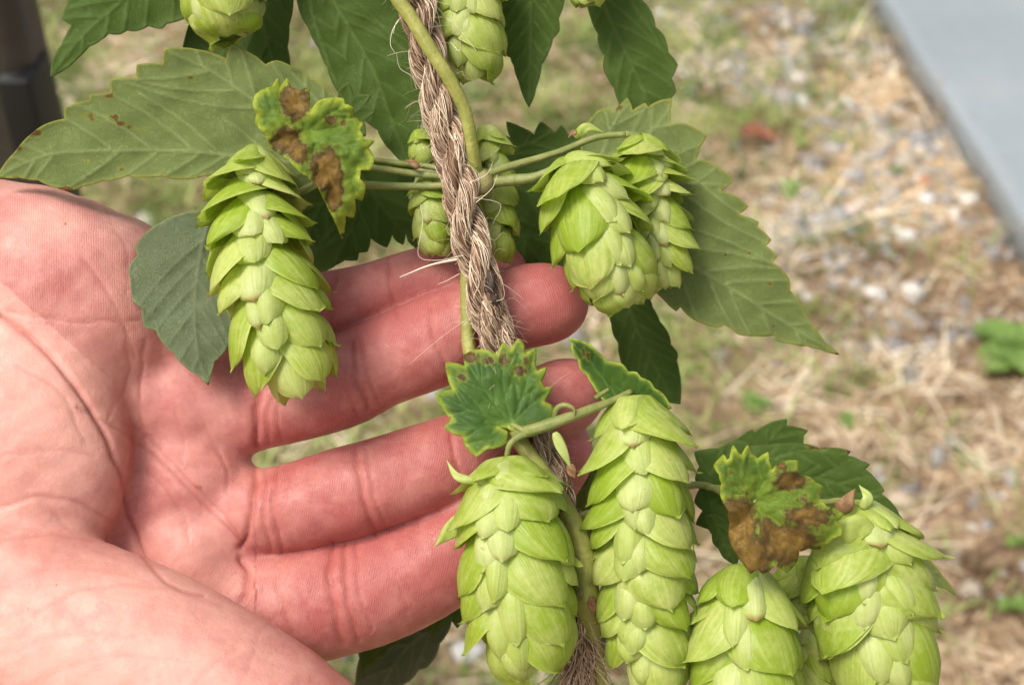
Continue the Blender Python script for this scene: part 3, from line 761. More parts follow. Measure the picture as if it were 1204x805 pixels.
# ------------------------------------------------------------------ the hop plant: stems, leaves
VINE = empty('hop_vine', world(c3(760, 1000, -10)))
tag(VINE, 'climbing hop vine with serrated leaves, wound on the jute rope', 'vine')
def stem(name, pts, r, mat, parent=VINE, n=60, k=12, bumpy=.04):
    C = spline([c3(a[0], a[1], a[2]) for a in pts], n)
    rr = np.interp(np.linspace(0, 1, n), np.linspace(0, 1, len(r)), r) if hasattr(r, '__len__') else np.full(n, float(r))
    rr = np.array([mm(x) for x in rr])*(1+bumpy*np.sin(np.arange(n)*.9)*np.sin(np.arange(n)*.37))
    k = 24; V, Fq = tube(C, rr, k, True)
    ring = V[:n*k].reshape(n, k, 3); ph = np.arange(k)*2*math.pi/k
    rm_ = 1+.07*np.abs(np.sin(3*ph[None]+np.arange(n)[:, None]*.02))-.04
    V[:n*k] = (C[:, None]+(ring-C[:, None])*rm_[..., None]).reshape(-1, 3)
    return build(name, world(V), Fq, mat, parent)
stem('main_stem', [(415, -260, 3), (440, -80, 5), (462, -12, 6), (484, 22, 6), (507, 60, 6), (530, 96, 5), (547, 132, 3), (555, 172, 1), (558, 212, -3), (553, 262, -8), (549, 320, -7.5), (549, 370, -7), (554, 420, -5), (575, 468, -3), (604, 510, -1), (638, 556, 1), (668, 604, 1), (686, 646, 1), (690, 700, -1), (698, 760, -8), (720, 860, -10), (740, 980, -10)],
     [8, 8.2, 8.2, 8.4, 8.3, 8, 7.6, 7.5, 9.5, 8, 7.5, 7.5, 8.5, 8.5, 9, 10, 11, 13, 16, 9, 8, 8], MS['stem'], n=200, k=16)
# swollen nodes
def knob(px, py, wm, rx, ry, rot=0, mat=None, name='node'):
    c = c3(px, py, wm); th, ph = np.meshgrid(np.linspace(0, np.pi, 12), np.linspace(0, 2*np.pi, 18, endpoint=False), indexing='ij')
    q = 1+.07*np.sin(3*ph)*np.sin(th); a = math.radians(rot)
    x = mm(rx)*q*np.sin(th)*np.cos(ph); y = mm(ry)*np.cos(th); z = mm(rx)*q*np.sin(th)*np.sin(ph)
    V = np.stack([c[0]+x*math.cos(a)-y*math.sin(a), c[1]+x*math.sin(a)+y*math.cos(a), c[2]+z], -1).reshape(-1, 3)
    i, j = np.meshgrid(np.arange(11), np.arange(18), indexing='ij')
    return build(name, world(V), np.stack([i*18+j, (i+1)*18+j, (i+1)*18+(j+1) % 18, i*18+(j+1) % 18], -1).reshape(-1, 4), mat or MS['petiole'], VINE)
knob(566, 214, -3, 15, 17, 10, MS['nodecol']); knob(686, 684, 0, 15, 26, 4, MS['oldstem']); knob(612, 508, 1, 9, 9)
BR = [
    ([(566, 208, -3), (585, 200, -3), (620, 190, -5), (660, 178, -6), (700, 162, -7), (735, 158, -7)], [6, 5, 4.5, 4.2, 4, 4]),
    ([(568, 216, -3), (600, 212, -3), (630, 208, -2), (655, 196, -1)], [6, 7, 5.5, 4]),
    ([(550, 210, -7), (515, 207, -8), (478, 203, -9), (430, 196, -9), (395, 196, -10)], [4.5, 4.3, 4.2, 4, 3.5]),
    ([(555, 216, -7), (500, 219, -8), (440, 218, -9), (380, 214, -9), (345, 226, -7), (315, 200, -3), (303, 178, -2)], [4.5, 4.5, 4.6, 4.4, 4, 3.5, 3]),
    ([(440, 188, -8), (470, 192, -9), (505, 196, -9), (550, 205, -7)], [3, 3.5, 3.5, 4]),
    ([(604, 510, 3), (622, 506, 7), (645, 499, 8), (670, 490, 8), (697, 480, 6), (722, 470, 4), (742, 460, 2)], [6.5, 6.5, 6.8, 6, 5.2, 4, 3.6]),
    ([(630, 508, 6), (612, 512, 7), (600, 522, 7), (596, 536, 6)], [4, 4, 3.6, 3.2]),
    ([(655, 545, -6), (655, 580, -8), (662, 620, -8), (680, 660, -6)], [4.5, 5, 5, 4.5]),
    ([(672, 610, -6), (740, 590, -16), (815, 570, -16), (850, 580, -12), (880, 612, -2), (876, 640, 1), (872, 668, 4)], [5, 5, 4.5, 4, 3.8, 3.4, 3]),
    ([(830, 572, -14), (900, 580, -13), (960, 590, -8), (990, 588, -2), (1008, 592, 2)], [4, 4, 4, 3.5, 3]),
    ([(735, 158, -7), (752, 160, -8), (757, 168, -9)], [4, 3.4, 3]),
    ([(880, 612, -2), (884, 600, 10), (887, 588, 17)], [3, 3, 2.6]),
    ([(603, 499, 4), (610, 503, 6), (618, 507, 7)], [3, 3.3, 3.5]),
    ([(365, 152, 0), (375, 180, -4), (400, 196, -8)], [2.6, 3, 3]),
    ([(400, 196, -10), (385, 190, -11), (270, 183, -9)], [4, 3.5, 2]),
    ([(700, 468, 4), (715, 458, 2)], [3, 2.5]),
    ([(545, -60, -8), (525, -75, -2), (470, -60, 4)], [3.5, 4, 5]), ([(265, -60, -12), (330, -110, -6), (430, -110, 3)], [3.5, 4, 5]),
    ([(150, -40, -20), (300, -130, -10), (425, -150, 3)], [4, 4, 5]), ([(690, -60, -12), (600, -110, -6), (440, -110, 3)], [3.5, 4, 5]),
    ([(785, -60, -24), (640, -150, -10), (430, -170, 3)], [4, 4, 5]), ([(400, -60, -18), (420, -90, -10), (436, -90, 3)], [4, 4, 5]),
]
for pts, r in BR: stem('branch', pts, r, MS['petiole'], n=36, k=10)

def pip(px, py, P):
    x, y = px, py; n = len(P); ins = np.zeros(len(px), bool)
    for i in range(n):
        x0, y0 = P[i]; x1, y1 = P[(i+1) % n]
        if y0 == y1: continue
        c = ((y0 > y) != (y1 > y)) & (x < (x1-x0)*(y-y0)/(y1-y0)+x0); ins ^= c
    return ins
def leaf(outline, veins, wf, mat, sign=1, patches=(), label=None, teeth=None, step=2.6, edge_w=2.2, vein_r=2.0, sec=26, sec_ang=42, pillow=.34, relief=.26, bulge=.09, ruffle=.0, seed=0, parent=None, thick=.00022):
    """outline: px polygon traced on the leaf; veins: list of px polylines from the leaf base; wf(px,py): depth mm."""
    P = [tuple(map(float, a)) for a in outline]; n = len(P)
    area = sum(P[i][0]*P[(i+1) % n][1]-P[(i+1) % n][0]*P[i][1] for i in range(n))
    if area < 0: P = P[::-1]
    rg = np.random.default_rng(seed+n)
    if teeth:   # add forward pointing teeth along the sides given smooth outlines
        tips = [v[-1] for v in veins]; Q = []
        for i in range(n):
            a = np.array(P[i]); b = np.array(P[(i+1) % n]); L = np.linalg.norm(b-a)
            k = max(1, int(round(L/teeth[0]))); nrm = np.array([(b-a)[1], -(b-a)[0]])/max(L, 1e-6)
            near = min(tips, key=lambda t: np.hypot(*(np.array(t)-(a+b)/2)))
            fwd = np.dot(np.array(near)-(a+b)/2, b-a) > 0
            for q in range(k):
                t0, t1 = q/k, (q+1)/k; hgt = teeth[1]*rg.uniform(.6, 1.2)
                s0 = a+(b-a)*t0; s1 = a+(b-a)*t1
                Q.append(tuple(s0))
                if L > teeth[0]*.6: Q.append(tuple(s0+(s1-s0)*(.92 if fwd else .08)+nrm*hgt))
        P = Q; n = len(P)
    pts = []
    for i in range(n):
        a = np.array(P[i]); b = np.array(P[(i+1) % n]); L = np.linalg.norm(b-a); k = max(1, int(L/step))
        nrm = np.array([(b-a)[1], -(b-a)[0]])/max(L, 1e-6)
        for q in range(k):
            t = q/k; pts.append(a+(b-a)*t+nrm*bulge*L*4*t*(1-t)*.5)
    out = np.array(pts); lo = out.min(0); hi = out.max(0)
    gx_ = np.arange(lo[0]+step/2, hi[0], step); gy_ = np.arange(lo[1]+step/2, hi[1], step*.87)
    GX, GY = np.meshgrid(gx_, gy_); GX = GX+(np.arange(len(gy_)) % 2)[:, None]*step/2
    GX = GX.ravel(); GY = GY.ravel(); k = pip(GX, GY, out); GX = GX[k]; GY = GY[k]
    ring = [tuple(a) for a in out]+[tuple(out[0])]
    de = poly_dist(GX, GY, ring); k = de > step*.45; GX = GX[k]; GY = GY[k]
    allp = np.vstack([out, np.column_stack([GX, GY])]); m = len(out)
    vv, ee, ff, *_ = delaunay_2d_cdt([Vector(a) for a in allp], [(i, (i+1) % m) for i in range(m)], [], 1, 1e-4)
    v = np.array([(a[0], a[1]) for a in vv]); px, py = v[:, 0], v[:, 1]
    de = poly_dist(px, py, ring)
    # veins
    segs = []; prim = [spline(np.array(q_, float), 24) if len(q_) > 2 else np.linspace(q_[0], q_[-1], 24) for q_ in veins]
    for vi, vn in enumerate(veins):
        C = spline(np.array(vn, float), 24) if len(vn) > 2 else np.linspace(vn[0], vn[-1], 24)
        for i in range(23): segs.append((C[i], C[i+1], vein_r*(1-.65*i/23)))
        L = np.linalg.norm(np.diff(C, axis=0), axis=1).sum(); ns = int(L/(sec*1.35))
        for q in range(1, ns+1):
            f = q/(ns+1); i = int(f*22); t = C[i+1]-C[i]; t = t/np.linalg.norm(t)
            for sd in (1, -1):
                if sec <= 0: continue
                a = math.radians(sec_ang)*sd; d_ = np.array([t[0]*math.cos(a)-t[1]*math.sin(a), t[0]*math.sin(a)+t[1]*math.cos(a)])
                p = C[i]+t*(4*sd); prev = p
                for st in range(30):
                    d_ = d_+t*.035; d_ /= np.linalg.norm(d_); nx_ = prev+d_*6
                    if not pip(np.array([nx_[0]]), np.array([nx_[1]]), out)[0]: break
                    own = np.hypot(*(prim[vi]-nx_).T).min()
                    if any(np.hypot(*(o_-nx_).T).min() < own*.9 for j_, o_ in enumerate(prim) if j_ != vi): break
                    segs.append((prev, nx_, vein_r*.55*(1-.5*st/30))); prev = nx_
    vein = np.zeros(len(v)); rel = np.full(len(v), 99.0)
    for a, b, r in segs:
        ab = b-a; t = np.clip(((px-a[0])*ab[0]+(py-a[1])*ab[1])/(ab @ ab+1e-9), 0, 1)
        q = np.hypot(px-a[0]-t*ab[0], py-a[1]-t*ab[1]); vein = np.maximum(vein, np.exp(-(q/(r*.85+.45))**2)*min(1, .45+r/3.2)); rel = np.minimum(rel, q)
    wv = np.array([wf(a, b) for a, b in v]) if not hasattr(wf, 'vec') else wf(px, py)
    ph = seed*1.7
    wv = wv+sign*relief*vein-sign*pillow*np.sqrt(np.clip(rel, 0, 12)/12)*np.clip(de/5, 0, 1)*1.0
    wv = wv+.55*np.sin(px*.05+ph)*np.sin(py*.043+ph*.7)+.25*np.sin(px*.11+py*.05+ph)*np.sin(py*.10-px*.03+ph*.3)+ruffle*(1.5*(vnoise(px+500, py+500, .075, int(seed)+40)-.5)+.8*(vnoise(px+500, py+500, .17, int(seed)+60)-.5)+.35*(vnoise(px+500, py+500, .33, int(seed)+80)-.5))+.5*ruffle*np.exp(-de/9)*np.sin(px*.16+py*.12+ph)*1.6
    d = D-wv; V = np.stack([(px-602)/F*d, -(py-402.5)/F*d, wv], -1)
    pa = np.zeros(len(v))
    for (cx, cy, rx, ry, amp) in patches: pa = np.maximum(pa, amp*np.exp(-((px-cx)/rx)**2-((py-cy)/ry)**2))
    tr = np.array([f[:3] for f in ff]); 
    o = build('leaf', world(V), tr, mat, parent or VINE, attrs={'vein': vein, 'edge': np.exp(-(de/edge_w)**2), 'patch': pa})
    md = o.modifiers.new('thickness', 'SOLIDIFY'); md.thickness = thick; md.offset = 0
    if label: o['label'] = label
    return o

def plane(w0, gx=0, gy=0, cx=0, cy=0, bend=0, bx=1, by=0):
    """tilted and softly bent blade; bend is curvature across the given direction"""
    def f(px, py):
        u = (px-cx)*bx+(py-cy)*by
        return w0+gx*(px-cx)/100+gy*(py-cy)/100+bend*(u/100)**2
    f.vec = True; return f

leaf([(-4, 208), (18, 178), (40, 155), (54, 146), (76, 140), (76, 127), (105, 118), (106, 111), (130, 111), (130, 93), (160, 92), (161, 76), (191, 75), (193, 57), (236, 59), (266, 69), (272, 51), (292, 61), (312, 76), (325, 71), (341, 77), (357, 82), (362, 90), (380, 98), (395, 118), (405, 150), (404, 195), (360, 228), (330, 236), (300, 222), (262, 205), (240, 207), (215, 211), (190, 207), (150, 207), (120, 213), (98, 219), (85, 224), (60, 219), (45, 212), (22, 209)],
     [[(402, 200), (340, 190), (270, 183), (220, 178), (160, 177), (70, 180), (30, 192), (2, 206)], [(402, 200), (360, 170), (300, 120), (250, 85), (200, 62)], [(402, 200), (395, 150), (365, 110), (340, 82)]],
     plane(-7, -1.5, 1, 200, 150, 1.2, .3, .95), MS['under'], 1, [(103, 136, 12, 8, .56), (109, 141, 5, 4, .62), (134, 138, 9, 6, .72), (142, 145, 9, 5, .68), (152, 150, 6, 4, .66), (165, 152, 12, 5, .45), (224, 92, 7, 4, .62), (190, 155, 5, 3, .6), (145, 200, 6, 4, .55), (40, 156, 14, 6, .7), (22, 175, 8, 5, .7), (102, 190, 6, 6, .62), (129, 112, 7, 5, .7), (75, 223, 16, 4, .75)], 'large grey green leaf underside with rust red specks', sec=34, vein_r=2.4, seed=1)
leaf([(245, 453), (236, 443), (214, 428), (205, 416), (189, 400), (183, 388), (170, 385), (166, 362), (155, 352), (153, 330), (152, 312), (162, 300), (160, 289), (172, 273), (188, 262), (210, 252), (240, 248), (262, 262), (272, 300), (276, 350), (272, 400), (262, 416), (252, 425), (248, 440)],
     [[(246, 256), (236, 300), (229, 355), (232, 410), (244, 448)]], plane(-1.0, 1.5, 1.5, 215, 350, -2.2, 1, 0), MS['bluish'], 1, [(245, 451, 3, 4, .9)], 'small rounded bluish green leaf resting on the palm', sec=24, vein_r=1.7, seed=2)
leaf([(59, 91), (63, 68), (73, 52), (84, 30), (73, 22), (79, 5), (82, -30), (110, -90), (220, -110), (250, -50), (226, 0), (224, 18), (212, 24), (196, 28), (190, 34), (175, 31), (160, 37), (150, 36), (140, 41), (128, 40), (118, 48), (105, 55), (90, 70), (76, 82)],
     [[(215, -100), (180, -40), (145, 0), (100, 40), (62, 86)]], plane(-20, -2, 0, 150, 0, -1, .5, .8), MS['dark'], 1, seed=3, sec=30)
leaf([(214, 60), (235, 0), (250, -60), (350, -60), (345, 0), (340, 30), (338, 55), (341, 80), (330, 90), (290, 90), (250, 85), (238, 70)],
     [[(300, -50), (308, 20), (325, 85)]], plane(-30, 0, 0, 280, 30), MS['dark'], 1, seed=4, sec=28)
leaf([(345, -60), (352, 14), (362, 32), (375, 58), (385, 80), (394, 104), (410, 122), (420, 133), (444, 153), (450, 166), (460, 178), (480, 196), (484, 178), (492, 155), (497, 120), (503, 90), (520, 60), (540, 30), (560, -10), (560, -70), (440, -110)],
     [[(375, -60), (392, 0), (409, 30), (439, 82), (464, 150), (480, 192)], [(375, -60), (365, 0), (378, 50), (395, 98)]], plane(-18, -1, 1, 440, 60, -1, 1, -.4), MS['dark'], 1, seed=5, sec=32, vein_r=2.2, label='broad dark leaf hanging left of the rope at the top')
leaf([(398, 106), (410, 97), (416, 112), (437, 112), (428, 124), (441, 132), (428, 142), (430, 160), (400, 160)], [[(405, 155), (412, 130), (412, 102)]], plane(-6), MS['dark'], 1, seed=6, sec=20, vein_r=1)
leaf([(345, 215), (380, 200), (440, 190), (490, 198), (486, 215), (480, 232), (484, 248), (492, 262), (500, 285), (489, 292), (480, 284), (477, 272), (474, 288), (465, 283), (461, 276), (455, 291), (444, 286), (436, 280), (432, 296), (422, 297), (420, 306), (405, 306), (395, 312), (372, 323), (350, 318), (330, 300), (330, 250)],
     [[(425, 205), (420, 250), (395, 308)], [(425, 205), (455, 250), (488, 288)], [(425, 205), (380, 240), (350, 310)]], plane(-37, 0, 0, 400, 250, -.6, 0, 1), MS['dark'], 1, seed=7, sec=26)
leaf([(575, -60), (583, 0), (588, 60), (600, 68), (604, 78), (610, 97), (622, 127), (631, 102), (637, 76), (646, 60), (650, 46), (658, 36), (657, 22), (664, 0), (668, -60)],
     [[(625, -60), (624, 20), (622, 122)]], plane(-22, 2, 0, 620, 60, -8, 1, 0), MS['dark'], 1, seed=8, sec=20)
leaf([(690, 0), (694, 20), (703, 40), (704, 55), (711, 66), (709, 78), (714, 92), (722, 104), (726, 118), (745, 150), (780, 160), (787, 118), (795, 108), (790, 92), (797, 76), (786, 62), (781, 42), (771, 32), (766, 14), (755, 0), (748, -60), (700, -60)],
     [[(700, -60), (711, 8), (735, 60), (762, 120), (775, 155)]], plane(-24, 0, -1, 740, 60, -4, 1, -.4), MS['dark'], 1, seed=9, sec=24, label='serrated dark leaf pointing down, right of the top centre')
leaf([(560, 200), (572, 160), (585, 157), (600, 162), (595, 143), (612, 149), (628, 158), (631, 150), (636, 143), (652, 156), (660, 147), (668, 158), (700, 170), (728, 200), (728, 290), (715, 345), (690, 340), (660, 325), (630, 318), (600, 305), (588, 270), (575, 230)],
     [[(572, 208), (600, 180), (625, 168), (655, 152)], [(572, 208), (640, 240), (710, 310)], [(572, 208), (600, 260), (640, 312)], [(572, 208), (590, 180), (596, 148)]], plane(-31, 0, 0, 640, 230), MS['dark'], 1, [(692, 271, 6, 4, .9)], seed=10, sec=30)
leaf([(684, 150), (690, 146), (702, 131), (713, 127), (722, 132), (738, 115), (744, 130), (759, 121), (762, 126), (774, 119), (790, 116), (788, 130), (788, 146), (804, 145), (818, 151), (831, 160), (824, 172), (819, 187), (828, 188), (846, 197), (863, 212), (847, 225), (865, 230), (880, 243), (869, 252), (892, 261), (891, 267), (907, 282), (901, 289), (914, 301), (908, 308), (920, 317), (928, 328), (929, 342), (941, 356), (948, 370), (958, 387), (970, 402), (987, 417), (965, 411), (949, 407), (930, 404), (914, 400), (912, 394), (887, 395), (868, 393), (860, 386), (852, 382), (845, 385), (826, 380), (813, 374), (800, 361), (795, 366), (780, 352), (760, 330), (720, 300), (690, 230)],
     [[(705, 190), (750, 255), (807, 307), (864, 342), (924, 380), (983, 415)], [(705, 190), (760, 160), (790, 124)], [(720, 210), (790, 215), (870, 218)], [(705, 190), (720, 150), (737, 122)]],
     plane(-15, 1.0, -.5, 840, 280, -1.2, .7, .7), MS['under'], 1, [(727, 127, 6, 6, .85), (905, 334, 2.5, 3, 1), (853, 299, 2, 2, 1), (811, 257, 2, 2, 1), (881, 298, 2, 2, .9), (909, 383, 2.5, 2, .9), (985, 416, 5, 4, .7), (930, 342, 6, 4, .5)], 'large pale grey green leaf with pointed lobe reaching right', sec=36, vein_r=2.2, seed=11)
leaf([(715, 350), (719, 382), (721, 393), (727, 403), (728, 416), (732, 430), (742, 440), (760, 465), (800, 475), (799, 437), (796, 425), (797, 415), (789, 405), (786, 392), (776, 378), (768, 362), (758, 340)],
     [[(735, 345), (748, 385), (765, 420), (790, 468)]], plane(-34, 0, 0, 750, 400, -4, 1, -.3), MS['dark'], 1, seed=12, sec=20, label='narrow dark leaf hanging below the upper right cones')
leaf([(597, 507), (586, 502), (596, 503), (608, 509), (620, 505), (632, 508), (643, 503), (651, 496), (651, 478), (640, 472), (650, 455), (640, 455), (637, 448), (643, 431), (632, 436), (629, 428), (630, 409), (617, 416), (616, 404), (609, 398), (600, 411), (592, 402), (584, 417), (572, 411), (560, 411), (546, 417), (546, 430), (536, 427), (524, 426), (526, 442), (532, 458), (512, 463), (518, 477), (531, 493), (522, 502), (531, 509), (544, 513), (547, 524), (560, 537), (572, 528), (582, 527), (596, 522)],
     [[(602, 498), (575, 465), (548, 425)], [(602, 498), (592, 455), (591, 410)], [(602, 498), (560, 485), (520, 466)], [(602, 498), (618, 455), (628, 415)], [(602, 498), (570, 502), (530, 502)], [(602, 498), (625, 475), (644, 460)], [(602, 498), (580, 515), (562, 532)]],
     plane(4, -1, 4.5, 590, 480, -4, 1, .3), MS['young'], -1, [(553, 421, 13, 9, .8), (543, 442, 9, 9, .62), (592, 423, 10, 11, .75), (612, 436, 12, 10, .82), (618, 428, 6, 14, .62), (575, 424, 13, 7, .66), (626, 498, 3, 3, 1), (528, 436, 4, 8, .6)], 'small fan shaped leaf with yellow rim and brown spots, in front of the rope', sec=26, vein_r=1.3, edge_w=4.5, pillow=.8, ruffle=.15, seed=13, sec_ang=35)
leaf([(668, 397), (678, 399), (692, 404), (704, 414), (714, 425), (724, 426), (732, 428), (739, 437), (748, 437), (754, 444), (764, 448), (770, 457), (779, 462), (790, 480), (740, 485), (712, 474), (697, 453), (690, 441), (682, 434), (680, 424), (672, 412), (672, 404)],
     [[(735, 478), (712, 450), (695, 425), (672, 401)], [(735, 478), (732, 455), (730, 432)], [(735, 478), (752, 465), (764, 452)]], lambda a, b: -3+.12*abs((a-(668+.85*(b-397)))), MS['young'], -1, [(686, 413, 3, 8, .8), (692, 419, 3, 7, .75)], 'small folded leaf above the bottom centre right cone', sec=18, vein_r=1.2, edge_w=2.6, pillow=.4, seed=14)
def curled(cx, cy, w0, amp, k):
    def f(px, py):
        x = (px-cx)/60; y = (py-cy)/60; r = np.hypot(x, y); a = np.arctan2(y, x)
        return w0+amp*(1.6*r-1.1*r*r)+.9*np.sin(a*k)*r*1.5
    f.vec = True; return f
leaf([(839, 547), (845, 540), (851, 534), (855, 541), (858, 538), (862, 523), (868, 532), (872, 535), (879, 523), (884, 533), (891, 539), (903, 531), (904, 541), (908, 552), (914, 546), (923, 542), (938, 541), (938, 551), (940, 559), (950, 560), (959, 567), (968, 572), (965, 580), (963, 588), (974, 596), (993, 604), (984, 612), (990, 620), (990, 629), (979, 633), (972, 640), (964, 645), (950, 644), (939, 648), (937, 659), (925, 673), (918, 668), (910, 664), (904, 671), (897, 674), (890, 668), (882, 674), (875, 663), (866, 651), (860, 640), (857, 630), (858, 615), (856, 600), (849, 588), (847, 580), (848, 568), (845, 557)],
     [[(886, 586), (872, 560), (862, 530)], [(886, 586), (900, 565), (905, 540)], [(886, 586), (925, 575), (960, 572)], [(886, 586), (935, 605), (988, 620)], [(886, 586), (905, 630), (920, 668)], [(886, 586), (875, 630), (882, 670)], [(886, 586), (865, 572), (842, 550)]],
     curled(890, 590, 17, 3.2, 5), MS['burnt'], -1, [(868, 622, 26, 46, 1.15), (882, 655, 28, 30, 1.15), (925, 638, 46, 30, 1.1), (950, 606, 36, 18, .95), (905, 622, 20, 16, .9), (930, 565, 26, 14, 1.0), (920, 548, 10, 7, .8), (945, 590, 16, 14, .62), (860, 555, 5, 7, .6), (860, 595, 9, 15, .8)], 'curled leaf with large brown burnt patch between the lower right cones', sec=20, vein_r=1.4, edge_w=4.0, pillow=.5, ruffle=.75, seed=15)
leaf([(297, 122), (300, 112), (310, 105), (320, 102), (326, 92), (330, 104), (338, 92), (342, 103), (352, 107), (363, 103), (364, 118), (366, 130), (376, 118), (389, 115), (404, 116), (405, 122), (416, 127), (414, 136), (427, 145), (423, 153), (428, 164), (440, 166), (433, 174), (440, 187), (436, 200), (424, 200), (423, 210), (430, 217), (426, 236), (417, 233), (418, 243), (416, 256), (406, 254), (405, 268), (403, 282), (397, 268), (392, 256), (384, 240), (375, 222), (362, 208), (350, 200), (340, 188), (328, 180), (317, 172), (312, 158), (305, 152), (300, 145), (302, 134)],
     [[(365, 150), (345, 125), (330, 98)], [(365, 150), (335, 160), (305, 150)], [(365, 150), (385, 200), (402, 276)], [(365, 150), (395, 165), (436, 188)], [(365, 150), (385, 135), (410, 122)], [(365, 150), (330, 140), (302, 118)], [(365, 150), (400, 190), (428, 215)]],
     curled(365, 160, 5, 3.0, 4), MS['burnt'], -1, [(347, 120, 19, 26, 1.15), (340, 105, 10, 8, .9), (338, 165, 20, 19, 1.1), (352, 180, 15, 15, 1.0), (385, 200, 20, 28, 1.25), (393, 230, 12, 22, 1.1), (372, 188, 10, 12, .8), (390, 142, 14, 9, .72), (403, 146, 6, 6, .8), (403, 278, 4, 6, .9)], 'curled yellow rimmed leaf with brown patches beside the cone on the palm', sec=18, vein_r=1.4, edge_w=6, pillow=.5, ruffle=.75, seed=16)
leaf([(862, 520), (870, 513), (885, 504), (887, 508), (905, 497), (925, 492), (925, 500), (938, 502), (950, 506), (945, 512), (944, 524), (900, 545)], [[(885, 540), (905, 518), (922, 498)]], plane(-22), MS['dark'], 1, seed=17, sec=22, vein_r=1.2)
leaf([(816, 531), (830, 528), (845, 527), (856, 520), (870, 517), (885, 524), (903, 523), (925, 521), (950, 522), (964, 527), (982, 526), (1000, 530), (997, 535), (1012, 541), (1023, 546), (1017, 551), (1030, 563), (1040, 577), (1036, 580), (1050, 592), (1057, 604), (1068, 622), (1054, 613), (1040, 608), (1025, 600), (1000, 600), (960, 620), (900, 640), (850, 625), (818, 616), (826, 600), (816, 590), (822, 575), (817, 562), (822, 548)],
     [[(835, 590), (900, 560), (950, 560), (1000, 575), (1064, 618)], [(835, 590), (880, 550), (940, 530), (995, 532)], [(835, 590), (835, 560), (822, 536)]], plane(-17, 0, 1, 940, 570, -2, 0, 1), MS['dark'], -1, [(960, 526, 20, 3, .75), (998, 531, 6, 3, .8)], seed=18, sec=26, vein_r=1.8, label='long dark serrated leaf behind the burnt leaf at lower right')
leaf([(1040, 612), (1052, 618), (1060, 624), (1070, 630), (1074, 644), (1085, 650), (1097, 662), (1108, 676), (1125, 700), (1112, 692), (1099, 687), (1090, 690), (1079, 683), (1060, 670), (1030, 640)], [[(1035, 622), (1075, 655), (1120, 696)]], plane(-24), MS['under'], 1, seed=19, sec=20, vein_r=1.3)
leaf([(828, 606), (832, 620), (837, 628), (838, 638), (845, 645), (850, 655), (866, 664), (872, 640), (858, 615), (842, 604)], [[(838, 608), (850, 635), (864, 660)]], plane(-14), MS['dark'], 1, seed=20, sec=14, vein_r=1.2)
leaf([(421, 760), (424, 778), (424, 796), (432, 783), (438, 785), (442, 774), (450, 773), (455, 763), (463, 759), (475, 749), (488, 742), (500, 738), (508, 750), (518, 738), (530, 727), (538, 738), (547, 722), (548, 700), (500, 690), (440, 720)], [[(548, 695), (500, 722), (428, 780)]], plane(-38, 0, 0, 480, 740), MS['dark'], -1, seed=21, sec=22)
leaf([(410, 900), (418, 800), (422, 775), (440, 760), (480, 735), (532, 722), (530, 735), (525, 746), (517, 756), (512, 772), (502, 784), (492, 787), (484, 798), (470, 806), (460, 850)], [[(520, 730), (470, 770), (425, 860)]], plane(-42, 0, 0, 470, 780), MS['bluish'], 1, seed=22, sec=26, label='pale leaf underside below the index finger')
leaf([(652, 552), (665, 538), (690, 528), (712, 540), (712, 640), (700, 660), (672, 640), (660, 600)], [[(705, 535), (690, 580), (690, 645)]], plane(-30), MS['under'], 1, seed=23, sec=20, teeth=(14, 3))
leaf([(640, 640), (690, 690), (720, 740), (700, 790), (660, 760), (640, 700)], [[(650, 650), (680, 710), (695, 780)]], plane(-45), MS['bluish'], 1, seed=24, sec=22, teeth=(14, 3))

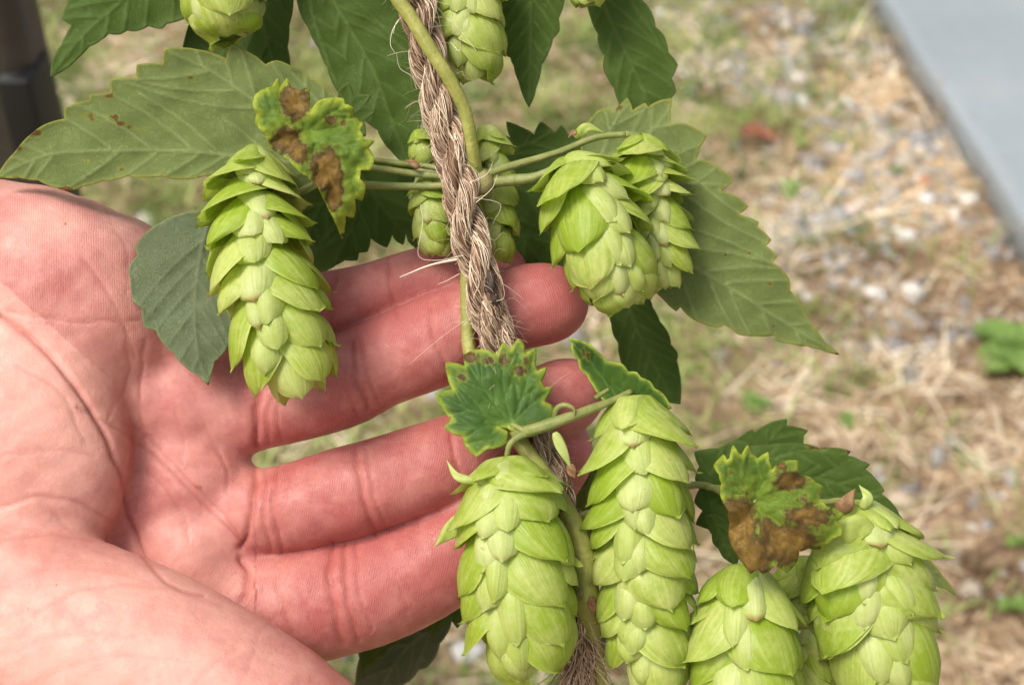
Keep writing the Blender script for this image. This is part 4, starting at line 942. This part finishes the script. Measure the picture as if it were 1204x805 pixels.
# ------------------------------------------------------------------ hop cones
PEAK = [.42]
def rprof(t, top, low):
    t = np.clip(t, 0, 1.02); pk = PEAK[0]
    up = top+(1-top)*np.sin(np.clip(t/pk, 0, 1)*np.pi/2)**.9
    dn = np.sqrt(np.clip(1-(np.clip((t-pk)/(1.04-pk), 0, 1))**3.4, 0, 1))
    return up*(low+(1-low)*dn)
def bract_mesh(C, T, N, B, L, node_t, phi, R, Lb, hw, top, flare, curl, cup, seed, rscale=1.0, power=.5, ns=16, ntt=11, lift=0.0, drift=0.0, tuck=0.0):
    g = np.random.default_rng(seed)
    s = np.concatenate([np.linspace(0, .90, ns-4), [.945, .975, .993, 1.03]]); t = np.linspace(-1, 1, ntt)
    Sg, Tg = np.meshgrid(s, t, indexing='ij')
    sp = .14+.86*np.clip(Sg, 0, 1)**.95
    prof = np.clip(1-np.abs(2*sp-1)**3.0, 0, 1)**(power*.88)
    prof = np.where(Sg > 1, .0, np.maximum(prof, np.where(Sg > .985, .03, 0)))
    asym = 1+g.uniform(-.16, .16)*Tg
    wv = hw*prof*asym*(1+.05*np.sin(Sg*8+seed)*Tg)
    ax = node_t+Sg*Lb/L
    # rims are longer in the middle than at the sides: the free edge is an arc
    ax = ax-(Tg**2)*.02*Lb/L*np.clip(Sg*2-.6, 0, 1)
    rr = R*rprof(ax, top, .12)
    grow = .26+.74*np.clip(Sg, 0, 1.1)**.50
    rad = rr*grow*rscale+lift*np.sin(np.pi*np.clip(Sg, 0, 1)**1.15)
    rad = rad+R*flare*np.clip(Sg-.35, 0, 1)**1.7*1.6
    rad = rad-R*cup*(np.abs(Tg)**2.2)*prof*np.clip(.5+Sg, 0, 1.2)
    rad = rad-R*tuck*np.clip(Sg-.80, 0, 1)**1.2*3
    rad = rad+R*.018*np.sin(Sg*6+Tg*3+seed)+R*curl*np.clip(np.abs(Tg)-.55, 0, 1)*np.sin(Sg*6+seed*1.3+np.sign(Tg))*1.6
    rad = rad+R*.010*np.sin(Tg*11+seed)*np.clip(Sg, 0, 1)
    rad = rad+R*.03*(Sg > 1)
    tw = g.uniform(-.16, .16)+drift
    ang = phi+Tg*wv/np.maximum(rad, R*.34)+tw*Sg
    fi = np.clip(ax, 0, 1.25)*(len(C)-1)/1.25
    i = np.clip(fi.astype(int), 0, len(C)-2); f = (fi-i)[..., None]
    Cc = C[i]*(1-f)+C[i+1]*f; Nn = N[i]; Bb = B[i]
    P = Cc+rad[..., None]*(np.cos(ang)[..., None]*Nn+np.sin(ang)[..., None]*Bb)
    V = P.reshape(-1, 3)
    ii, jj = np.meshgrid(np.arange(len(s)-1), np.arange(ntt-1), indexing='ij'); q = ii*ntt+jj
    Fq = np.stack([q, q+ntt, q+ntt+1, q+1], -1).reshape(-1, 4)
    uv = np.stack([Tg*.5+.5, np.clip(Sg, 0, 1)], -1).reshape(-1, 2)
    return V, Fq, uv

def cone(axis, R, label, nodes=15, seam=0.0, top=.5, flare=.10, seed=0, spin=.10, topflare=.35, size=1.0, gap=.80, ek=4.0, crown=4, peak=.42):
    """axis: rows (px,py,w) from the stalk to the tip; R px"""
    PEAK[0] = peak; A = [c3(*a) for a in axis]
    C0 = spline(A, 60); L = np.linalg.norm(np.diff(C0, axis=0), axis=1).sum()
    ext = C0[-1]+(C0[-1]-C0[-4])/np.linalg.norm(C0[-1]-C0[-4])*np.linspace(.02, .25, 15)[:, None]*L
    C = np.vstack([C0, ext]); C = spline(C[::5], 75); T, N, B = frames(C)
    Rm = mm(R); g = np.random.default_rng(seed+100)
    root = empty('hop_cone', world(A[0]))
    V, Fq = tube(C[:58], Rm*.30*rprof(np.linspace(0, 1, 58), .5, .3), 12, True)
    build('cone_core', world(V), Fq, MS['core'], root)
    k = 0
    def put(big, rnd, *a, **kw):
        nonlocal k
        V, Fq, uv = bract_mesh(C, T, N, B, L, *a, seed=seed*100+k, **kw)
        build('bract', world(V), Fq, MS['bract' if big else 'bract2'], root, uv=uv, attrs={'rnd': np.full(len(V), rnd)}); k += 1
    for q in range(crown):      # loose, curling bracts round the stalk
        a = seam+q*2*math.pi/crown+g.uniform(-.5, .5)
        put(1, g.uniform(.2, .8), -.03+.02*g.random(), a, Rm, Rm*g.uniform(.75, 1.0)*size, Rm*g.uniform(.34, .5)*size, top, flare=g.uniform(.1, .55)*topflare*2, curl=g.uniform(-.2, .2), cup=g.uniform(.1, .25), rscale=.95, power=.62, lift=Rm*.10)
    for nidx in range(nodes):
        u = nidx/(nodes-1); nt_ = u*gap-.02
        base = seam+math.pi/2*(1 if nidx % 2 else -1)+spin*nidx+g.uniform(-.08, .08)
        early = np.clip(1-u*ek, 0, 1)
        Lb = Rm*1.45*size*(1-.22*u-.22*early); Lb = min(Lb, (1.03-nt_)*L) if u > .6 else Lb
        sh = 1-.35*u**3
        for off, big in ((-.70, 1), (.70, 1), (-1.36, 0), (1.36, 0)):
            if not big and g.random() < .12: continue
            ph = base+off*(1+g.uniform(-.12, .12)); rnd = np.clip(g.random()*.8+.1+(0 if big else .12), 0, 1)
            fl = (flare+topflare*early**1.2)*g.uniform(.3, 1.6) if big else flare*.4
            if big and g.random() < .10: fl += g.uniform(.08, .22)
            if big: put(1, rnd, nt_+g.uniform(-.014, .014), ph, Rm, Lb*g.uniform(.84, 1.16), Rm*.86*size*sh*g.uniform(.80, 1.14), top, flare=fl, curl=.16*g.uniform(-1, 1), cup=.17*g.uniform(.4, 1.5), rscale=1.0+g.uniform(-.03, .04), power=g.uniform(.46, .60), lift=Rm*.11, drift=-.30*np.sign(off)*g.uniform(.3, 1.2), tuck=.10*g.uniform(0, 1)*(fl < .2))
            else: put(0, rnd, nt_+g.uniform(-.014, .014), ph, Rm, Lb*.86*g.uniform(.85, 1.1), Rm*.46*size*sh*g.uniform(.75, 1.15), top, flare=0, curl=.02*g.uniform(-1, 1), cup=.22*g.uniform(.7, 1.3), rscale=.955+g.uniform(-.02, .03), power=.44, lift=Rm*.10, tuck=.10)
    for q in range(3):
        put(0, .6, gap-.03, seam+2.1*q+.3, Rm, (1.04-gap)*L, Rm*.55, top, flare=0, curl=0, cup=.1, rscale=.80, power=.55)
    tag(root, label, 'hop cone', 'hop cones hanging on the vine')
    return root

cone([(302, 174, -1), (298, 235, 2), (309, 310, 6), (330, 390, 8), (362, 482, 8)], 60, 'long curved hop cone resting on the open palm', 15, -.35, .42, .06, 1, topflare=.36, spin=.05, ek=1.3, peak=.68)
cone([(668, 186, 0), (688, 235, 3), (716, 300, 4), (740, 366, 2)], 56, 'plump yellow green cone just beyond the ring fingertip', 10, -.9, .55, .08, 2, topflare=.45, ek=2.5)
cone([(752, 160, -9), (756, 210, -8), (770, 270, -8), (789, 350, -9)], 41, 'narrow cone with spiky bracts behind the plump upper right cone', 14, -1.0, .62, .20, 3, topflare=.4, ek=1.3)
cone([(593, 538, 5), (600, 600, 7), (610, 690, 8), (627, 805, 6)], 67, 'broad cone hanging in front of the index finger, left of the two bottom centre cones', 12, .25, .60, .04, 4, spin=.02, topflare=.25, peak=.6)
cone([(744, 466, 2), (752, 560, 4), (757, 650, 4), (762, 740, 2), (768, 835, 0)], 60, 'longest cone, hanging right of the stem below the folded leaf', 17, .15, .62, .07, 5, spin=.03, topflare=.22, crown=5)
cone([(875, 664, 3), (877, 740, 6), (879, 810, 6), (882, 880, 5)], 65, 'cone directly below the burnt curled leaf, cut by the bottom edge', 10, .1, .66, .07, 6, topflare=.15)
cone([(1012, 588, 1), (1014, 650, 3), (1028, 730, 3), (1058, 860, 2)], 72, 'large cone at far lower right with a reddish curled stipule on top', 15, -.35, .42, .05, 7, spin=.04, topflare=.12)
cone([(262, -120, -10), (264, -60, -9), (264, 0, -8), (268, 52, -9)], 55, 'cone cut by the top edge above the large grey green leaf', 10, .3, .6, .03, 8, size=1.15)
cone([(548, -70, -11), (548, -20, -10), (552, 40, -10), (560, 104, -11)], 46, 'pale cone at the top edge immediately right of the rope', 10, -.3, .6, .05, 9, size=1.1)
cone([(690, -95, -12), (690, -60, -12), (690, -25, -12), (692, 12, -12)], 30, 'cone whose tip just peeks in at the top edge, between two dark leaves', 11, 0, .6, .05, 10)
cone([(505, 205, -12), (506, 235, -13), (510, 268, -13), (516, 304, -14)], 27, 'small shaded cone behind the rope, on its left side', 8, .2, .6, .05, 11, size=1.3)
cone([(572, 148, -13), (580, 200, -13), (586, 255, -13), (590, 312, -14)], 27, 'small shaded cone behind the rope, on its right side', 9, -.2, .6, .05, 12, size=1.3)
cone([(524, -90, -22), (518, -50, -22), (512, -15, -22), (508, 22, -22)], 30, 'pale cone tip at the top edge partly covered by the rope', 11, 0, .6, .05, 13)
cone([(492, 152, -13), (494, 166, -13), (497, 180, -13), (500, 196, -14)], 17, 'tiny cone peeking out left of the rope above the left branches', 6, .4, .7, .12, 14, size=1.3)
cone([(945, 655, -12), (948, 710, -12), (950, 770, -12), (952, 850, -12)], 48, 'shaded cone squeezed between the two lower right cones', 14, 0, .7, .06, 15)

# stray dried stipules and small buds of the vine
def scale_bit(pts, r, mat, name='stipule', flat=.35):
    C = spline([c3(*a) for a in pts], 16); T, N, B = frames(C)
    V = []; k = 9; u_ = np.linspace(0, 1, 16); R_ = mm(r)*1.1*np.sin(np.pi*np.clip(.12+.88*u_**.7, 0, 1))**1.0+.03
    for i in range(16):
        for q in range(k):
            t_ = 2*q/(k-1)-1; V.append(C[i]+R_[i]*(t_*B[i]+(flat*.8*(1-t_*t_)+.16*math.sin(3*t_+i*.6))*N[i]))
    Fq = np.array([(i*k+q, i*k+q+1, (i+1)*k+q+1, (i+1)*k+q) for i in range(15) for q in range(k-1)])
    o = build(name, world(np.array(V)), Fq, mat, VINE, uv=np.tile(np.array([[.5, .5]]), (len(V), 1)), attrs={'rnd': np.full(len(V), .5)})
    md = o.modifiers.new('thickness', 'SOLIDIFY'); md.thickness = .00025
scale_bit([(986, 602, 8), (996, 590, 9), (1006, 574, 8)], 9, MS['dried'])
scale_bit([(1014, 598, 8), (1020, 584, 9), (1010, 570, 8)], 6, MS['bract2'])
scale_bit([(990, 640, 12), (1010, 622, 13), (1034, 630, 12)], 18, MS['bract'])
scale_bit([(652, 508, 9), (662, 530, 9), (672, 552, 8)], 5.5, MS['bract2'])
scale_bit([(670, 545, 8), (673, 556, 8), (676, 562, 8)], 5, MS['dried'])
stem('stipule', [(652, 490, 7), (655, 480, 8), (664, 476, 9), (674, 480, 9), (676, 488, 9)], [3, 3.4, 3, 2, .6], MS['petiole'], n=20, k=8)
if 0: stem('stipule', [(684, 488, 6), (680, 500, 7), (682, 514, 8), (690, 522, 8), (700, 520, 8)], [3.4, 3.8, 3, 2, .5], MS['petiole'], n=20, k=8)
scale_bit([(676, 162, 0), (690, 150, 1), (710, 156, 0)], 5.5, MS['bract'])
scale_bit([(678, 158, 2), (674, 156, 2), (668, 162, 2)], 3, MS['dried'])
scale_bit([(560, 566, 9), (538, 560, 9), (525, 541, 8)], 4.5, MS['bract2'])
scale_bit([(560, 606, 5), (532, 622, 6), (511, 642, 6)], 11, MS['bract'])
scale_bit([(492, 198, -6), (486, 192, -6), (476, 188, -6)], 4, MS['dried'])
scale_bit([(694, 700, 2), (697, 714, 2), (698, 724, 1)], 5, MS['dried'])
